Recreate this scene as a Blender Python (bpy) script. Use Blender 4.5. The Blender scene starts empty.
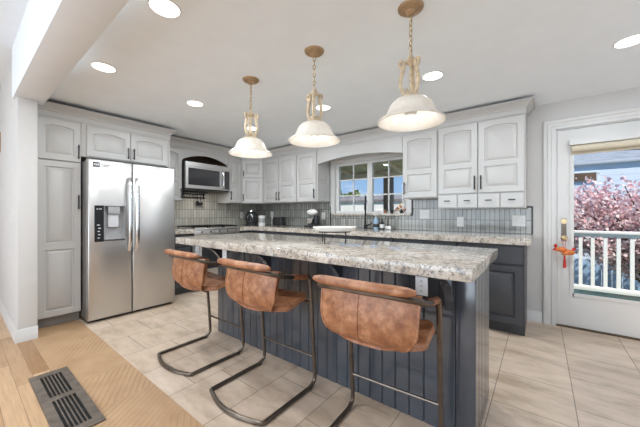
import bpy, bmesh, math, random
from mathutils import Vector, Matrix
from mathutils.geometry import tessellate_polygon
random.seed(7)
S = bpy.context.scene
COL = S.collection
PI = math.pi

# ------------------------------------------------------------------ camera, world, sun, added window fill lamps, exposure
CAM_H = 1.15
cam_d = bpy.data.cameras.new('camera'); cam_d.lens = 16.0; cam_d.sensor_width = 36.0
cam_d.clip_start = 0.05; cam_d.clip_end = 200
cam = bpy.data.objects.new('camera', cam_d); COL.objects.link(cam)
cam.location = (0, 0, CAM_H); cam.rotation_euler = (PI/2, 0, math.radians(37.82))
cam_d.shift_y = 0.0
S.camera = cam

world = bpy.data.worlds.new('sky'); S.world = world; world.use_nodes = True
wn = world.node_tree.nodes; wl = world.node_tree.links
wn.clear()
w_out = wn.new('ShaderNodeOutputWorld'); w_bg = wn.new('ShaderNodeBackground')
w_tc = wn.new('ShaderNodeTexCoord'); w_sep = wn.new('ShaderNodeSeparateXYZ')
w_ramp = wn.new('ShaderNodeValToRGB')
w_ramp.color_ramp.elements[0].position = 0.0; w_ramp.color_ramp.elements[0].color = (0.36, 0.55, 0.80, 1)
w_ramp.color_ramp.elements[1].position = 0.45; w_ramp.color_ramp.elements[1].color = (0.10, 0.30, 0.72, 1)
w_noise = wn.new('ShaderNodeTexNoise'); w_noise.inputs['Scale'].default_value = 3.0; w_noise.inputs['Detail'].default_value = 6
w_map = wn.new('ShaderNodeMapping'); w_map.inputs['Scale'].default_value = (1, 1, 4)
w_cr = wn.new('ShaderNodeValToRGB'); w_cr.color_ramp.elements[0].position = 0.58; w_cr.color_ramp.elements[1].position = 0.75
w_mix = wn.new('ShaderNodeMix'); w_mix.data_type = 'RGBA'; w_mix.inputs[7].default_value = (0.95, 0.97, 1.0, 1)
wl.new(w_tc.outputs['Generated'], w_sep.inputs[0]); wl.new(w_sep.outputs['Z'], w_ramp.inputs[0])
wl.new(w_tc.outputs['Generated'], w_map.inputs[0]); wl.new(w_map.outputs[0], w_noise.inputs['Vector'])
wl.new(w_noise.outputs[0], w_cr.inputs[0]); wl.new(w_cr.outputs[0], w_mix.inputs[0])
wl.new(w_ramp.outputs[0], w_mix.inputs[6]); wl.new(w_mix.outputs[2], w_bg.inputs[0]); wl.new(w_bg.outputs[0], w_out.inputs[0])
w_bg.inputs[1].default_value = 1.1

sun_d = bpy.data.lights.new('sun', 'SUN'); sun_d.energy = 8.0; sun_d.angle = math.radians(1.0); sun_d.color = (1.0, 0.91, 0.80)
sun = bpy.data.objects.new('sun', sun_d); COL.objects.link(sun)
sun.rotation_euler = Vector((-0.50, 0.38, -0.80)).to_track_quat('-Z', 'Y').to_euler()

def area(name, loc, direction, sx, sy, power, color):
    d = bpy.data.lights.new(name, 'AREA'); d.shape = 'RECTANGLE'; d.size = sx; d.size_y = sy; d.energy = power; d.color = color
    o = bpy.data.objects.new(name, d); COL.objects.link(o); o.location = loc
    o.rotation_euler = Vector(direction).to_track_quat('-Z', 'Z').to_euler()
    return o
area('living_window_fill', (-1.9, -3.75, 1.5), (0, 1, 0.08), 5.4, 1.9, 180, (0.82, 0.915, 1.0))  # area lamp added in place of daylight, behind the camera
area('side_window_fill', (2.15, 1.9, 1.45), (-1, 0, 0), 2.2, 1.4, 16, (0.82, 0.91, 1.0))  # fill lamp added outside the unseen side window
LAMP_W = 10.0          # each recessed lamp
PENDANT_W = 1.2

vs = S.view_settings
vs.view_transform = 'Standard'; vs.look = 'None'; vs.gamma = 1.0; vs.use_curve_mapping = False
vs.exposure = 0.0
S.cycles.max_bounces = 10; S.cycles.diffuse_bounces = 6; S.cycles.transparent_max_bounces = 12
S.cycles.use_denoising = True
S.cycles.sample_clamp_indirect = 6.0

# ------------------------------------------------------------------ materials
M = {}
def _new(name):
    m = bpy.data.materials.new(name); m.use_nodes = True
    nt = m.node_tree; b = nt.nodes['Principled BSDF']
    M[name] = m
    return m, nt, b
def rgb(c): return (c[0], c[1], c[2], 1)
def coords(nt, order=None, scale=(1, 1, 1), off=(0, 0, 0)):
    tc = nt.nodes.new('ShaderNodeTexCoord'); src = tc.outputs['Object']
    if order:
        sp = nt.nodes.new('ShaderNodeSeparateXYZ'); cb = nt.nodes.new('ShaderNodeCombineXYZ')
        nt.links.new(src, sp.inputs[0])
        for i, k in enumerate(order): nt.links.new(sp.outputs['XYZ'.index(k)], cb.inputs[i])
        src = cb.outputs[0]
    mp = nt.nodes.new('ShaderNodeMapping'); mp.inputs['Scale'].default_value = scale; mp.inputs['Location'].default_value = off
    nt.links.new(src, mp.inputs[0])
    return mp.outputs[0]
def noise(nt, vec, scale, detail=4, rough=0.55):
    n = nt.nodes.new('ShaderNodeTexNoise'); n.inputs['Scale'].default_value = scale
    n.inputs['Detail'].default_value = detail; n.inputs['Roughness'].default_value = rough
    nt.links.new(vec, n.inputs['Vector']); return n.outputs[0]
def ramp(nt, fac, stops):
    r = nt.nodes.new('ShaderNodeValToRGB'); e = r.color_ramp.elements
    while len(e) < len(stops): e.new(0.5)
    for k, (p, c) in enumerate(stops):
        e[k].position = p; e[k].color = rgb(c) if not isinstance(c, (int, float)) else (c, c, c, 1)
    nt.links.new(fac, r.inputs[0]); return r.outputs[0]
def mix(nt, fac, a, b, mode='MIX'):
    n = nt.nodes.new('ShaderNodeMix'); n.data_type = 'RGBA'; n.blend_type = mode
    for s, v in ((0, fac), (6, a), (7, b)):
        if isinstance(v, (int, float)): n.inputs[s].default_value = v
        elif isinstance(v, tuple): n.inputs[s].default_value = rgb(v)
        else: nt.links.new(v, n.inputs[s])
    return n.outputs[2]
def math_(nt, op, a, b=0.0):
    n = nt.nodes.new('ShaderNodeMath'); n.operation = op
    for s, v in ((0, a), (1, b)):
        if isinstance(v, (int, float)): n.inputs[s].default_value = v
        else: nt.links.new(v, n.inputs[s])
    return n.outputs[0]
def bump(nt, b, h, strength=0.2, dist=0.01):
    n = nt.nodes.new('ShaderNodeBump'); n.inputs['Strength'].default_value = strength; n.inputs['Distance'].default_value = dist
    nt.links.new(h, n.inputs['Height']); nt.links.new(n.outputs[0], b.inputs['Normal'])
def paint(name, c, rough=0.45, metal=0.0, var=0.04, scale=6.0, spec=0.5, bmp=0.0):
    m, nt, b = _new(name)
    v = coords(nt); f = noise(nt, v, scale)
    lo = tuple(max(0, x*(1-var)) for x in c); hi = tuple(min(1, x*(1+var)) for x in c)
    nt.links.new(ramp(nt, f, [(0.3, lo), (0.7, hi)]), b.inputs['Base Color'])
    b.inputs['Roughness'].default_value = rough; b.inputs['Metallic'].default_value = metal
    b.inputs['Specular IOR Level'].default_value = spec
    if bmp: bump(nt, b, noise(nt, v, scale*12), bmp, 0.002)
    return m
def glow(name, c, strength, base=(0.8, 0.8, 0.8)):
    m, nt, b = _new(name)
    b.inputs['Base Color'].default_value = rgb(base); b.inputs['Emission Color'].default_value = rgb(c)
    b.inputs['Emission Strength'].default_value = strength; b.inputs['Roughness'].default_value = 0.4
    return m

paint('wall_paint', (0.62, 0.605, 0.585), 0.8, var=0.015, bmp=0.05, spec=0.2)
paint('ceiling_paint', (0.86, 0.91, 0.955), 0.9, var=0.015, bmp=0.05, spec=0.1)
paint('beam_paint', (0.82, 0.855, 0.895), 0.85, var=0.015, spec=0.1)
paint('trim_paint', (0.66, 0.65, 0.63), 0.4, var=0.01)
paint('cabinet_paint', (0.52, 0.505, 0.485), 0.38, var=0.015)
paint('charcoal_paint', (0.055, 0.058, 0.066), 0.4, var=0.06)
paint('island_paint', (0.058, 0.068, 0.085), 0.22, var=0.12, scale=5)
paint('black_metal', (0.02, 0.02, 0.022), 0.4, 0.6)
paint('bronze_metal', (0.155, 0.127, 0.103), 0.33, 0.85, var=0.2, scale=15)
paint('dark_plastic', (0.022, 0.022, 0.024), 0.3)
paint('white_plastic', (0.75, 0.75, 0.73), 0.35, var=0.01)
paint('chrome', (0.75, 0.75, 0.76), 0.15, 1.0, var=0.02)
paint('brass', (0.55, 0.43, 0.25), 0.3, 0.9, var=0.1)
paint('gold_paint', (0.40, 0.265, 0.145), 0.45, 0.35, var=0.2, scale=30)
paint('ivory_gold', (0.60, 0.48, 0.33), 0.5, 0.05, var=0.25, scale=40)
paint('fridge_side', (0.20, 0.19, 0.18), 0.5, 0.3)
paint('dark_glass', (0.03, 0.03, 0.033), 0.08, spec=0.8)
paint('grey_plastic', (0.35, 0.35, 0.35), 0.4)
paint('pale_mark', (0.6, 0.6, 0.62), 0.5)
paint('white_ceramic', (0.82, 0.80, 0.76), 0.2, var=0.02)
paint('red_cloth', (0.55, 0.03, 0.02), 0.7)
paint('orange_cloth', (0.70, 0.20, 0.05), 0.6, var=0.35, scale=60)
paint('cream_fabric', (0.62, 0.55, 0.42), 0.8)
paint('dark_wood', (0.10, 0.06, 0.03), 0.5, var=0.3)
paint('rail_white', (0.78, 0.77, 0.74), 0.5, var=0.02)
paint('deck_green', (0.065, 0.15, 0.11), 0.7, var=0.15)
paint('fence_blue', (0.26, 0.40, 0.58), 0.7, var=0.2)
paint('roof_grey', (0.22, 0.25, 0.29), 0.8, var=0.25, scale=3)
paint('gutter', (0.45, 0.50, 0.55), 0.5)
paint('bark', (0.07, 0.05, 0.05), 0.9, var=0.3)
paint('soffit', (0.80, 0.64, 0.44), 0.8, var=0.1)
paint('post_brown', (0.16, 0.12, 0.09), 0.8, var=0.1)
paint('far_wall', (0.75, 0.72, 0.68), 0.8)
paint('far_roof', (0.16, 0.15, 0.15), 0.9, var=0.2)
paint('grass', (0.14, 0.19, 0.07), 0.95, var=0.4, scale=2)
paint('soap_blue', (0.30, 0.42, 0.55), 0.15, var=0.1)
paint('label_white', (0.72, 0.72, 0.70), 0.5)
paint('terracotta', (0.32, 0.14, 0.08), 0.7)
paint('register_metal', (0.15, 0.12, 0.095), 0.5, 0.1, var=0.35, scale=14)
paint('panel_black', (0.012, 0.012, 0.013), 0.45, spec=0.25)
paint('toe_grey', (0.30, 0.29, 0.28), 0.6)

for k in ('island_paint',):
    b = M[k].node_tree.nodes['Principled BSDF']; b.inputs['Coat Weight'].default_value = 0.8; b.inputs['Coat Roughness'].default_value = 0.12
# stainless, brushed
def steel(name, c, rough, order):
    m, nt, b = _new(name)
    v = coords(nt, order, (1, 60, 60)); f = noise(nt, v, 6, 3)
    v2 = coords(nt); f2 = noise(nt, v2, 1.6, 3)
    nt.links.new(mix(nt, f2, tuple(x*0.9 for x in c), tuple(min(1, x*1.08) for x in c)), b.inputs['Base Color'])
    nt.links.new(ramp(nt, f, [(0.3, rough*0.8), (0.7, rough*1.25)]), b.inputs['Roughness'])
    b.inputs['Metallic'].default_value = 1.0
    bump(nt, b, noise(nt, v2, 2.2, 2), 0.04, 0.02)
    return m
steel('stainless', (0.60, 0.585, 0.57), 0.40, 'YXZ')

# granite
m, nt, b = _new('granite')
v = coords(nt)
base = ramp(nt, noise(nt, v, 11, 6, 0.65), [(0.30, (0.42, 0.34, 0.26)), (0.45, (0.56, 0.485, 0.40)), (0.60, (0.68, 0.62, 0.55)), (0.75, (0.52, 0.475, 0.43))])
sp = ramp(nt, noise(nt, v, 75, 3, 0.65), [(0.56, 0.0), (0.63, 1.0)])
sp2 = ramp(nt, noise(nt, v, 26, 5, 0.75), [(0.50, 0.0), (0.61, 1.0)])
sp3 = ramp(nt, noise(nt, v, 55, 3, 0.6), [(0.58, 0.0), (0.68, 1.0)])
c0 = mix(nt, math_(nt, 'MULTIPLY', sp3, 0.6), base, (0.72, 0.70, 0.66))
c1 = mix(nt, math_(nt, 'MULTIPLY', sp2, 0.7), c0, (0.17, 0.16, 0.155))
c2 = mix(nt, math_(nt, 'MULTIPLY', sp, 0.75), c1, (0.06, 0.057, 0.058))
nt.links.new(c2, b.inputs['Base Color']); b.inputs['Roughness'].default_value = 0.09
bump(nt, b, noise(nt, v, 30, 3), 0.03, 0.004)

# leather
m, nt, b = _new('leather')
v = coords(nt)
c = ramp(nt, noise(nt, v, 16, 6, 0.70), [(0.34, (0.25, 0.093, 0.042)), (0.5, (0.37, 0.155, 0.070)), (0.64, (0.50, 0.245, 0.130))])
f = ramp(nt, noise(nt, v, 45, 3), [(0.35, 0.85), (0.65, 1.1)])
nt.links.new(mix(nt, 1.0, c, f, 'MULTIPLY'), b.inputs['Base Color'])
b.inputs['Roughness'].default_value = 0.42
bump(nt, b, noise(nt, v, 160, 3), 0.15, 0.002)

# floor tile: square porcelain in half-offset columns
m, nt, b = _new('floor_tile')
v = coords(nt, 'YXZ', (1, 1, 1), (-2.04 + 0.2075 + 4.15, 0.24 + 0.4025*20, 0))
br = nt.nodes.new('ShaderNodeTexBrick'); nt.links.new(v, br.inputs['Vector'])
br.inputs['Scale'].default_value = 1.0; br.inputs['Brick Width'].default_value = 0.415; br.inputs['Row Height'].default_value = 0.4025
br.inputs['Mortar Size'].default_value = 0.0028; br.inputs['Mortar Smooth'].default_value = 0.3; br.offset = 0.5; br.offset_frequency = 2
br.inputs['Color1'].default_value = (0.57, 0.44, 0.325, 1); br.inputs['Color2'].default_value = (0.66, 0.525, 0.41, 1)
br.inputs['Mortar'].default_value = (0.27, 0.215, 0.165, 1)
vv = coords(nt, 'XYZ', (1.0, 2.6, 1))
vein = ramp(nt, noise(nt, vv, 3.2, 7, 0.62), [(0.32, (0.74, 0.70, 0.65)), (0.5, (1.0, 1.0, 1.0)), (0.66, (1.14, 1.15, 1.17))])
nt.links.new(mix(nt, 1.0, br.outputs['Color'], vein, 'MULTIPLY'), b.inputs['Base Color'])
nt.links.new(ramp(nt, br.outputs['Fac'], [(0, 0.34), (1, 0.8)]), b.inputs['Roughness'])
bump(nt, b, math_(nt, 'SUBTRACT', 1.0, br.outputs['Fac']), 0.3, 0.003)

# oak planks along x
m, nt, b = _new('oak_planks')
v = coords(nt, 'XYZ', (1, 1, 1), (20, -0.345 + 0.088*60, 0))
br = nt.nodes.new('ShaderNodeTexBrick'); nt.links.new(v, br.inputs['Vector'])
br.inputs['Scale'].default_value = 1.0; br.inputs['Brick Width'].default_value = 1.15; br.inputs['Row Height'].default_value = 0.088
br.inputs['Mortar Size'].default_value = 0.0012; br.offset = 0.37; br.offset_frequency = 2; br.squash = 0.8; br.squash_frequency = 3
br.inputs['Color1'].default_value = (0.34, 0.185, 0.085, 1); br.inputs['Color2'].default_value = (0.66, 0.44, 0.26, 1)
br.inputs['Mortar'].default_value = (0.2, 0.11, 0.05, 1)
grain = ramp(nt, noise(nt, coords(nt, 'XYZ', (1.2, 16, 1)), 4, 5), [(0.3, (0.82, 0.80, 0.77)), (0.7, (1.1, 1.1, 1.1))])
nt.links.new(mix(nt, 1.0, br.outputs['Color'], grain, 'MULTIPLY'), b.inputs['Base Color']); b.inputs['Roughness'].default_value = 0.32

# border parquet with diagonal strips that change direction from panel to panel
m, nt, b = _new('oak_border')
tc = coords(nt, 'XYZ', (1, 1, 1), (20, 0, 0))
sp_ = nt.nodes.new('ShaderNodeSeparateXYZ'); nt.links.new(tc, sp_.inputs[0])
X, Y = sp_.outputs[0], sp_.outputs[1]
panel = math_(nt, 'FLOOR', math_(nt, 'DIVIDE', math_(nt, 'ADD', X, 0.12), 0.42))
odd = math_(nt, 'FLOORED_MODULO', panel, 2.0)
sA = math_(nt, 'ADD', math_(nt, 'MULTIPLY', X, 0.80), math_(nt, 'MULTIPLY', Y, 0.60))
sB = math_(nt, 'ADD', math_(nt, 'MULTIPLY', X, 0.50), math_(nt, 'MULTIPLY', Y, 0.866))
s_ = math_(nt, 'ADD', math_(nt, 'MULTIPLY', sA, odd), math_(nt, 'MULTIPLY', sB, math_(nt, 'SUBTRACT', 1.0, odd)))
fr_ = math_(nt, 'FRACT', math_(nt, 'DIVIDE', s_, 0.034))
line = ramp(nt, fr_, [(0.0, 1.0), (0.30, 0.0)])
faint = math_(nt, 'MULTIPLY', line, ramp(nt, noise(nt, tc, 3.0, 3), [(0.36, 0.15), (0.6, 0.75)]))
tone = ramp(nt, noise(nt, tc, 5, 4), [(0.3, (0.44, 0.27, 0.145)), (0.7, (0.55, 0.355, 0.20))])
nt.links.new(mix(nt, faint, tone, (0.24, 0.14, 0.065)), b.inputs['Base Color']); b.inputs['Roughness'].default_value = 0.4

# narrow vertical wall tile
def splash_mat(name, order, lo=(0.36, 0.345, 0.30, 1), hi=(0.50, 0.48, 0.425, 1), grout=(0.13, 0.13, 0.115, 1)):
    m, nt, b = _new(name)
    v = coords(nt, order, (1, 1, 1), (20.0, 0.07, 0))
    br = nt.nodes.new('ShaderNodeTexBrick'); nt.links.new(v, br.inputs['Vector'])
    br.inputs['Scale'].default_value = 1.0; br.inputs['Brick Width'].default_value = 0.048; br.inputs['Row Height'].default_value = 0.143
    br.inputs['Mortar Size'].default_value = 0.0032; br.offset = 0.0; br.inputs['Bias'].default_value = -0.1
    br.inputs['Color1'].default_value = lo; br.inputs['Color2'].default_value = hi
    br.inputs['Mortar'].default_value = grout
    nt.links.new(br.outputs['Color'], b.inputs['Base Color']); b.inputs['Roughness'].default_value = 0.10
    bump(nt, b, math_(nt, 'ADD', math_(nt, 'SUBTRACT', 1.0, br.outputs['Fac']), noise(nt, v, 14, 2)), 0.35, 0.003)
splash_mat('splash_tile', 'XZY', (0.25, 0.25, 0.225, 1), (0.40, 0.395, 0.36, 1), (0.06, 0.062, 0.06, 1)); splash_mat('splash_tile_side', 'YZX')  # window wall copy darker: reflection contrast painted into tile and grout

# clapboard
m, nt, b = _new('blue_siding')
v = coords(nt); s3 = nt.nodes.new('ShaderNodeSeparateXYZ'); nt.links.new(v, s3.inputs[0])
fz = math_(nt, 'FRACT', math_(nt, 'DIVIDE', math_(nt, 'ADD', s3.outputs[2], 10.0), 0.15))
nt.links.new(ramp(nt, fz, [(0.0, (0.40, 0.48, 0.58)), (0.12, (0.62, 0.71, 0.82))]), b.inputs['Base Color']); b.inputs['Roughness'].default_value = 0.6

# window glass
m, nt, b = _new('clear_glass')
out = nt.nodes['Material Output']; nt.nodes.remove(b)
tr = nt.nodes.new('ShaderNodeBsdfTransparent'); gl = nt.nodes.new('ShaderNodeBsdfGlossy'); gl.inputs['Roughness'].default_value = 0.02
fz = nt.nodes.new('ShaderNodeFresnel'); fz.inputs[0].default_value = 1.45; mx = nt.nodes.new('ShaderNodeMixShader')
tr.inputs[0].default_value = (0.97, 0.985, 0.99, 1)
nt.links.new(fz.outputs[0], mx.inputs[0]); nt.links.new(tr.outputs[0], mx.inputs[1]); nt.links.new(gl.outputs[0], mx.inputs[2]); nt.links.new(mx.outputs[0], out.inputs[0])

# alabaster shade
m, nt, b = _new('alabaster')
out = nt.nodes['Material Output']
v = coords(nt); c = ramp(nt, noise(nt, v, 14, 5, 0.65), [(0.3, (0.80, 0.74, 0.66)), (0.55, (0.91, 0.885, 0.84))])
nt.links.new(c, b.inputs['Base Color']); b.inputs['Roughness'].default_value = 0.3
tl = nt.nodes.new('ShaderNodeBsdfTranslucent'); nt.links.new(c, tl.inputs[0])
mx = nt.nodes.new('ShaderNodeMixShader'); mx.inputs[0].default_value = 0.4
nt.links.new(b.outputs[0], mx.inputs[1]); nt.links.new(tl.outputs[0], mx.inputs[2]); nt.links.new(mx.outputs[0], out.inputs[0])

def leafy(name, cols, rough=0.7, thin=0.0):
    m, nt, b = _new(name)
    g = nt.nodes.new('ShaderNodeNewGeometry')
    n = len(cols); nt.links.new(ramp(nt, g.outputs['Random Per Island'], [(k/(n-1), c) for k, c in enumerate(cols)]), b.inputs['Base Color'])
    b.inputs['Roughness'].default_value = rough
    if thin:
        tl = nt.nodes.new('ShaderNodeBsdfTranslucent'); mx = nt.nodes.new('ShaderNodeMixShader'); mx.inputs[0].default_value = thin
        nt.links.new(b.inputs['Base Color'].links[0].from_socket, tl.inputs[0]); nt.links.new(b.outputs[0], mx.inputs[1]); nt.links.new(tl.outputs[0], mx.inputs[2]); nt.links.new(mx.outputs[0], nt.nodes['Material Output'].inputs[0])
leafy('blossom', [(0.62, 0.32, 0.33), (0.80, 0.56, 0.56), (0.88, 0.74, 0.73), (0.92, 0.86, 0.86), (0.72, 0.44, 0.48)], thin=0.45)
leafy('leaves', [(0.05, 0.09, 0.03), (0.13, 0.20, 0.06), (0.22, 0.30, 0.10)])
leafy('autumn_leaves', [(0.45, 0.16, 0.05), (0.55, 0.26, 0.10), (0.20, 0.16, 0.06)])
leafy('dark_leaves', [(0.02, 0.035, 0.03), (0.05, 0.07, 0.05), (0.08, 0.09, 0.05)])
glow('lamp_diffuser', (1.0, 0.97, 0.92), 5.0)
glow('bulb_glass', (1.0, 0.93, 0.82), 0.12, (0.42, 0.41, 0.39))
glow('candle_bulb', (1.0, 0.92, 0.78), 2.5)

# ------------------------------------------------------------------ mesh helpers
def box(bm, x0, x1, y0, y1, z0, z1, bev=0.0, mi=0, seg=2):
    vs_ = [bm.verts.new((x, y, z)) for z in (z0, z1) for y in (y0, y1) for x in (x0, x1)]
    F = [(0, 2, 3, 1), (4, 5, 7, 6), (0, 1, 5, 4), (2, 6, 7, 3), (0, 4, 6, 2), (1, 3, 7, 5)]
    fs = [bm.faces.new([vs_[i] for i in f]) for f in F]
    for f in fs: f.material_index = mi
    if bev:
        es = list({e for f in fs for e in f.edges})
        r = bmesh.ops.bevel(bm, geom=es, offset=bev, segments=seg, affect='EDGES', profile=0.5)
        for f in r['faces']: f.material_index = mi
def fbox(bm, F, u0, u1, v0, v1, w0, w1, mi=0):
    p = [bm.verts.new(F(u, v, w)) for v in (v0, v1) for w in (w0, w1) for u in (u0, u1)]
    for f in [(0, 2, 3, 1), (4, 5, 7, 6), (0, 1, 5, 4), (2, 6, 7, 3), (0, 4, 6, 2), (1, 3, 7, 5)]:
        bm.faces.new([p[i] for i in f]).material_index = mi
def ring_loft(bm, rings, cap0=True, cap1=True, closed=True, mi=0):
    R = [[bm.verts.new(p) for p in r] for r in rings]
    n = len(R[0])
    for a, b2 in zip(R, R[1:]):
        for i in range(n if closed else n-1):
            j = (i+1) % n
            try: bm.faces.new((a[i], a[j], b2[j], b2[i])).material_index = mi
            except ValueError: pass
    if cap0: bm.faces.new(list(reversed(R[0]))).material_index = mi
    if cap1: bm.faces.new(R[-1]).material_index = mi
    return R
def tube(bm, pts, r, seg=8, closed=False, mi=0, flat=None):
    P = [Vector(p) for p in pts]; n = len(P)
    rad = r if isinstance(r, (list, tuple)) else [r]*n
    T = []
    for i in range(n):
        a = P[i-1] if (i > 0 or closed) else P[i]; c = P[(i+1) % n] if (i < n-1 or closed) else P[i]
        T.append((c-a).normalized())
    up = Vector((0, 0, 1)) if abs(T[0].z) < 0.9 else Vector((1, 0, 0))
    N = (up - T[0]*up.dot(T[0])).normalized(); rings = []
    for i in range(n):
        N = (N - T[i]*N.dot(T[i]))
        N = N.normalized() if N.length > 1e-6 else T[i].orthogonal().normalized()
        B = T[i].cross(N)
        fl = flat or (1, 1)
        rings.append([P[i] + (N*math.cos(2*PI*k/seg)*fl[0] + B*math.sin(2*PI*k/seg)*fl[1])*rad[i] for k in range(seg)])
    if closed: rings.append(rings[0])
    if closed:
        R = [[bm.verts.new(p) for p in r2] for r2 in rings[:-1]]; m_ = len(R)
        for a in range(m_):
            for i in range(seg):
                j = (i+1) % seg
                bm.faces.new((R[a][i], R[a][j], R[(a+1) % m_][j], R[(a+1) % m_][i])).material_index = mi
    else: ring_loft(bm, rings, mi=mi)
def smooth_path(pts, n=6, closed=False):
    P = [Vector(p) for p in pts]; out = []
    N = len(P)
    for i in range(N if closed else N-1):
        p0 = P[i-1] if (i > 0 or closed) else P[0]; p1 = P[i]; p2 = P[(i+1) % N]; p3 = P[(i+2) % N] if (closed or i+2 < N) else P[-1]
        for k in range(n):
            t = k/n
            out.append(0.5*((2*p1) + (p2-p0)*t + (2*p0-5*p1+4*p2-p3)*t*t + (3*p1-p0-3*p2+p3)*t**3))
    if not closed: out.append(P[-1])
    return out
def lathe(bm, prof, c=(0, 0, 0), seg=24, mi=0, cap0=True, cap1=True):
    rings = [[(c[0]+r*math.cos(2*PI*k/seg), c[1]+r*math.sin(2*PI*k/seg), c[2]+z) for k in range(seg)] for r, z in prof]
    ring_loft(bm, rings, cap0, cap1, mi=mi)
def ball(bm, c, r, sc=(1, 1, 1), sub=2, mi=0):
    ret = bmesh.ops.create_icosphere(bm, subdivisions=sub, radius=r)
    for v_ in ret['verts']:
        v_.co = Vector((v_.co.x*sc[0]+c[0], v_.co.y*sc[1]+c[1], v_.co.z*sc[2]+c[2]))
        for f in v_.link_faces: f.material_index = mi
def extrude_poly(bm, poly, z0, z1, F=None, mi=0):
    """closed 2-D outline, extruded; F maps (u, v, w)."""
    F = F or (lambda u, v, w: (u, v, w))
    a = [bm.verts.new(F(p[0], p[1], z0)) for p in poly]; b2 = [bm.verts.new(F(p[0], p[1], z1)) for p in poly]
    tri = tessellate_polygon([[Vector((p[0], p[1], 0)) for p in poly]])
    for t in tri:
        for L in (a, b2):
            try: bm.faces.new([L[i] for i in t]).material_index = mi
            except ValueError: pass
    n = len(poly)
    for i in range(n):
        j = (i+1) % n; bm.faces.new((a[i], a[j], b2[j], b2[i])).material_index = mi
def frame(o, U, W):
    o, U, W = Vector(o), Vector(U).normalized(), Vector(W).normalized()
    return lambda u, v, w: o + U*u + W*w + Vector((0, 0, v))
FW = frame((0, 3.46, 0), (1, 0, 0), (0, -1, 0))            # upper cabinets on the window wall
FB = frame((0, 3.22, 0), (1, 0, 0), (0, -1, 0))            # base cabinets on the window wall
FL = frame((-4.27, 0, 0), (0, 1, 0), (1, 0, 0))            # upper cabinets on the range wall
FT = frame((-3.90, 0, 0), (0, 1, 0), (1, 0, 0))            # tall cabinets
FLB = frame((-4.0, 0, 0), (0, 1, 0), (1, 0, 0))            # base cabinets on the range wall
FD = frame((-4.27, 3.19, 0), (0.28, 0.27, 0), (0.27, -0.28, 0))

def wloc(o):
    v_ = Vector((0, 0, 0))
    while o is not None: v_ += o.location; o = o.parent
    return v_
def obj(name, bm, mats, parent=None, loc=None, smooth=40, mods=None):
    """link bm (world coordinates) as one mesh object."""
    bmesh.ops.recalc_face_normals(bm, faces=bm.faces)
    base = wloc(parent) if parent is not None else Vector(loc or (0, 0, 0))
    bmesh.ops.translate(bm, verts=bm.verts, vec=-base)
    me = bpy.data.meshes.new(name); bm.to_mesh(me); bm.free()
    for mt in (mats if isinstance(mats, (list, tuple)) else [mats]): me.materials.append(M[mt])
    if smooth:
        me.shade_smooth(); me.set_sharp_from_angle(angle=math.radians(smooth))
    o = bpy.data.objects.new(name, me); COL.objects.link(o)
    if parent is not None: o.parent = parent
    else: o.location = base
    return o
def tag(o, label, cat, group=None):
    o['label'] = label; o['category'] = cat
    if group: o['group'] = group
    return o
def thing(name, label, cat, loc, group=None):
    o = bpy.data.objects.new(name, None); COL.objects.link(o); o.location = loc; o.empty_display_size = 0.1
    return tag(o, label, cat, group)
def struct(name, bm, mats, parent=None, label=None, **k):
    o = obj(name, bm, mats, parent, **k)
    if parent is None: o['kind'] = 'structure'
    if label: o['label'] = label
    return o
def copy_tree(o, parent=None):
    c = o.copy(); COL.objects.link(c)
    if parent is not None: c.parent = parent; c.matrix_parent_inverse = o.matrix_parent_inverse.copy()
    for ch in list(o.children): copy_tree(ch, c)
    return c
def nb(): return bmesh.new()

# ------------------------------------------------------------------ room shell
KZ, LZ = 2.295, 2.65        # kitchen / living ceilings
XL, YW, XR = -4.6, 3.8, 2.0
bm = nb(); box(bm, XL, XR, 0.83, YW, -0.08, 0.0); struct('floor', bm, 'floor_tile', smooth=0)
bm = nb(); box(bm, -7, XR, -3.7, 0.435, -0.08, 0.0); struct('floor_planks', bm, 'oak_planks', smooth=0)
bm = nb(); box(bm, -7, XR, 0.435, 0.83, -0.08, 0.0005); struct('floor_border', bm, 'oak_border', smooth=0)
bm = nb(); box(bm, XL-0.1, XR+0.1, 0.45, YW+0.1, KZ, KZ+0.1); struct('ceiling', bm, 'ceiling_paint', smooth=0)
bm = nb(); box(bm, -7.1, XR+0.1, -3.8, 0.52, LZ, LZ+0.1); struct('ceiling_living', bm, 'ceiling_paint', smooth=0)
bm = nb(); box(bm, -3.80, XR, 0.325, 0.53, 2.195, 2.75, 0.004); struct('beam', bm, 'beam_paint')
# window wall with openings for the window and the door
WX0, WX1, WZ0, WZ1 = -2.64, -1.42, 1.15, 1.95
DX0, DX1, DZ1 = 0.12, 1.04, 2.01
bm = nb()
for a in ((XL-0.1, WX0, 0, KZ), (WX0, WX1, 0, WZ0), (WX0, WX1, WZ1, KZ), (WX1, DX0, 0, KZ), (DX0, DX1, DZ1, KZ), (DX1, XR+0.1, 0, KZ)):
    box(bm, a[0], a[1], YW, YW+0.14, a[2]-(0.08 if a[2] == 0 else 0), a[3])
struct('wall_back', bm, 'wall_paint', smooth=0)
bm = nb(); box(bm, XL-0.1, XL, 0.479, YW, -0.08, KZ); struct('wall_left', bm, 'wall_paint', smooth=0)
bm = nb(); box(bm, -7, -3.68, 0.348, 0.478, -0.08, 2.195, 0.006); box(bm, -7, -3.80, 0.348, 0.478, 2.19, LZ); struct('wall_divider', bm, 'wall_paint')
bm = nb(); box(bm, -7.1, -7, -3.8, 0.478, -0.08, LZ); struct('wall_living_side', bm, 'wall_paint', smooth=0)
bm = nb()   # right wall out of view, with a window added for its light
for y0, y1, z0, z1 in ((-3.8, 0.8, -0.08, LZ), (0.8, 3.0, -0.08, 0.75), (0.8, 3.0, 2.15, LZ), (3.0, 3.94, -0.08, LZ)): box(bm, XR, XR+0.12, y0, y1, z0, z1)
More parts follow.
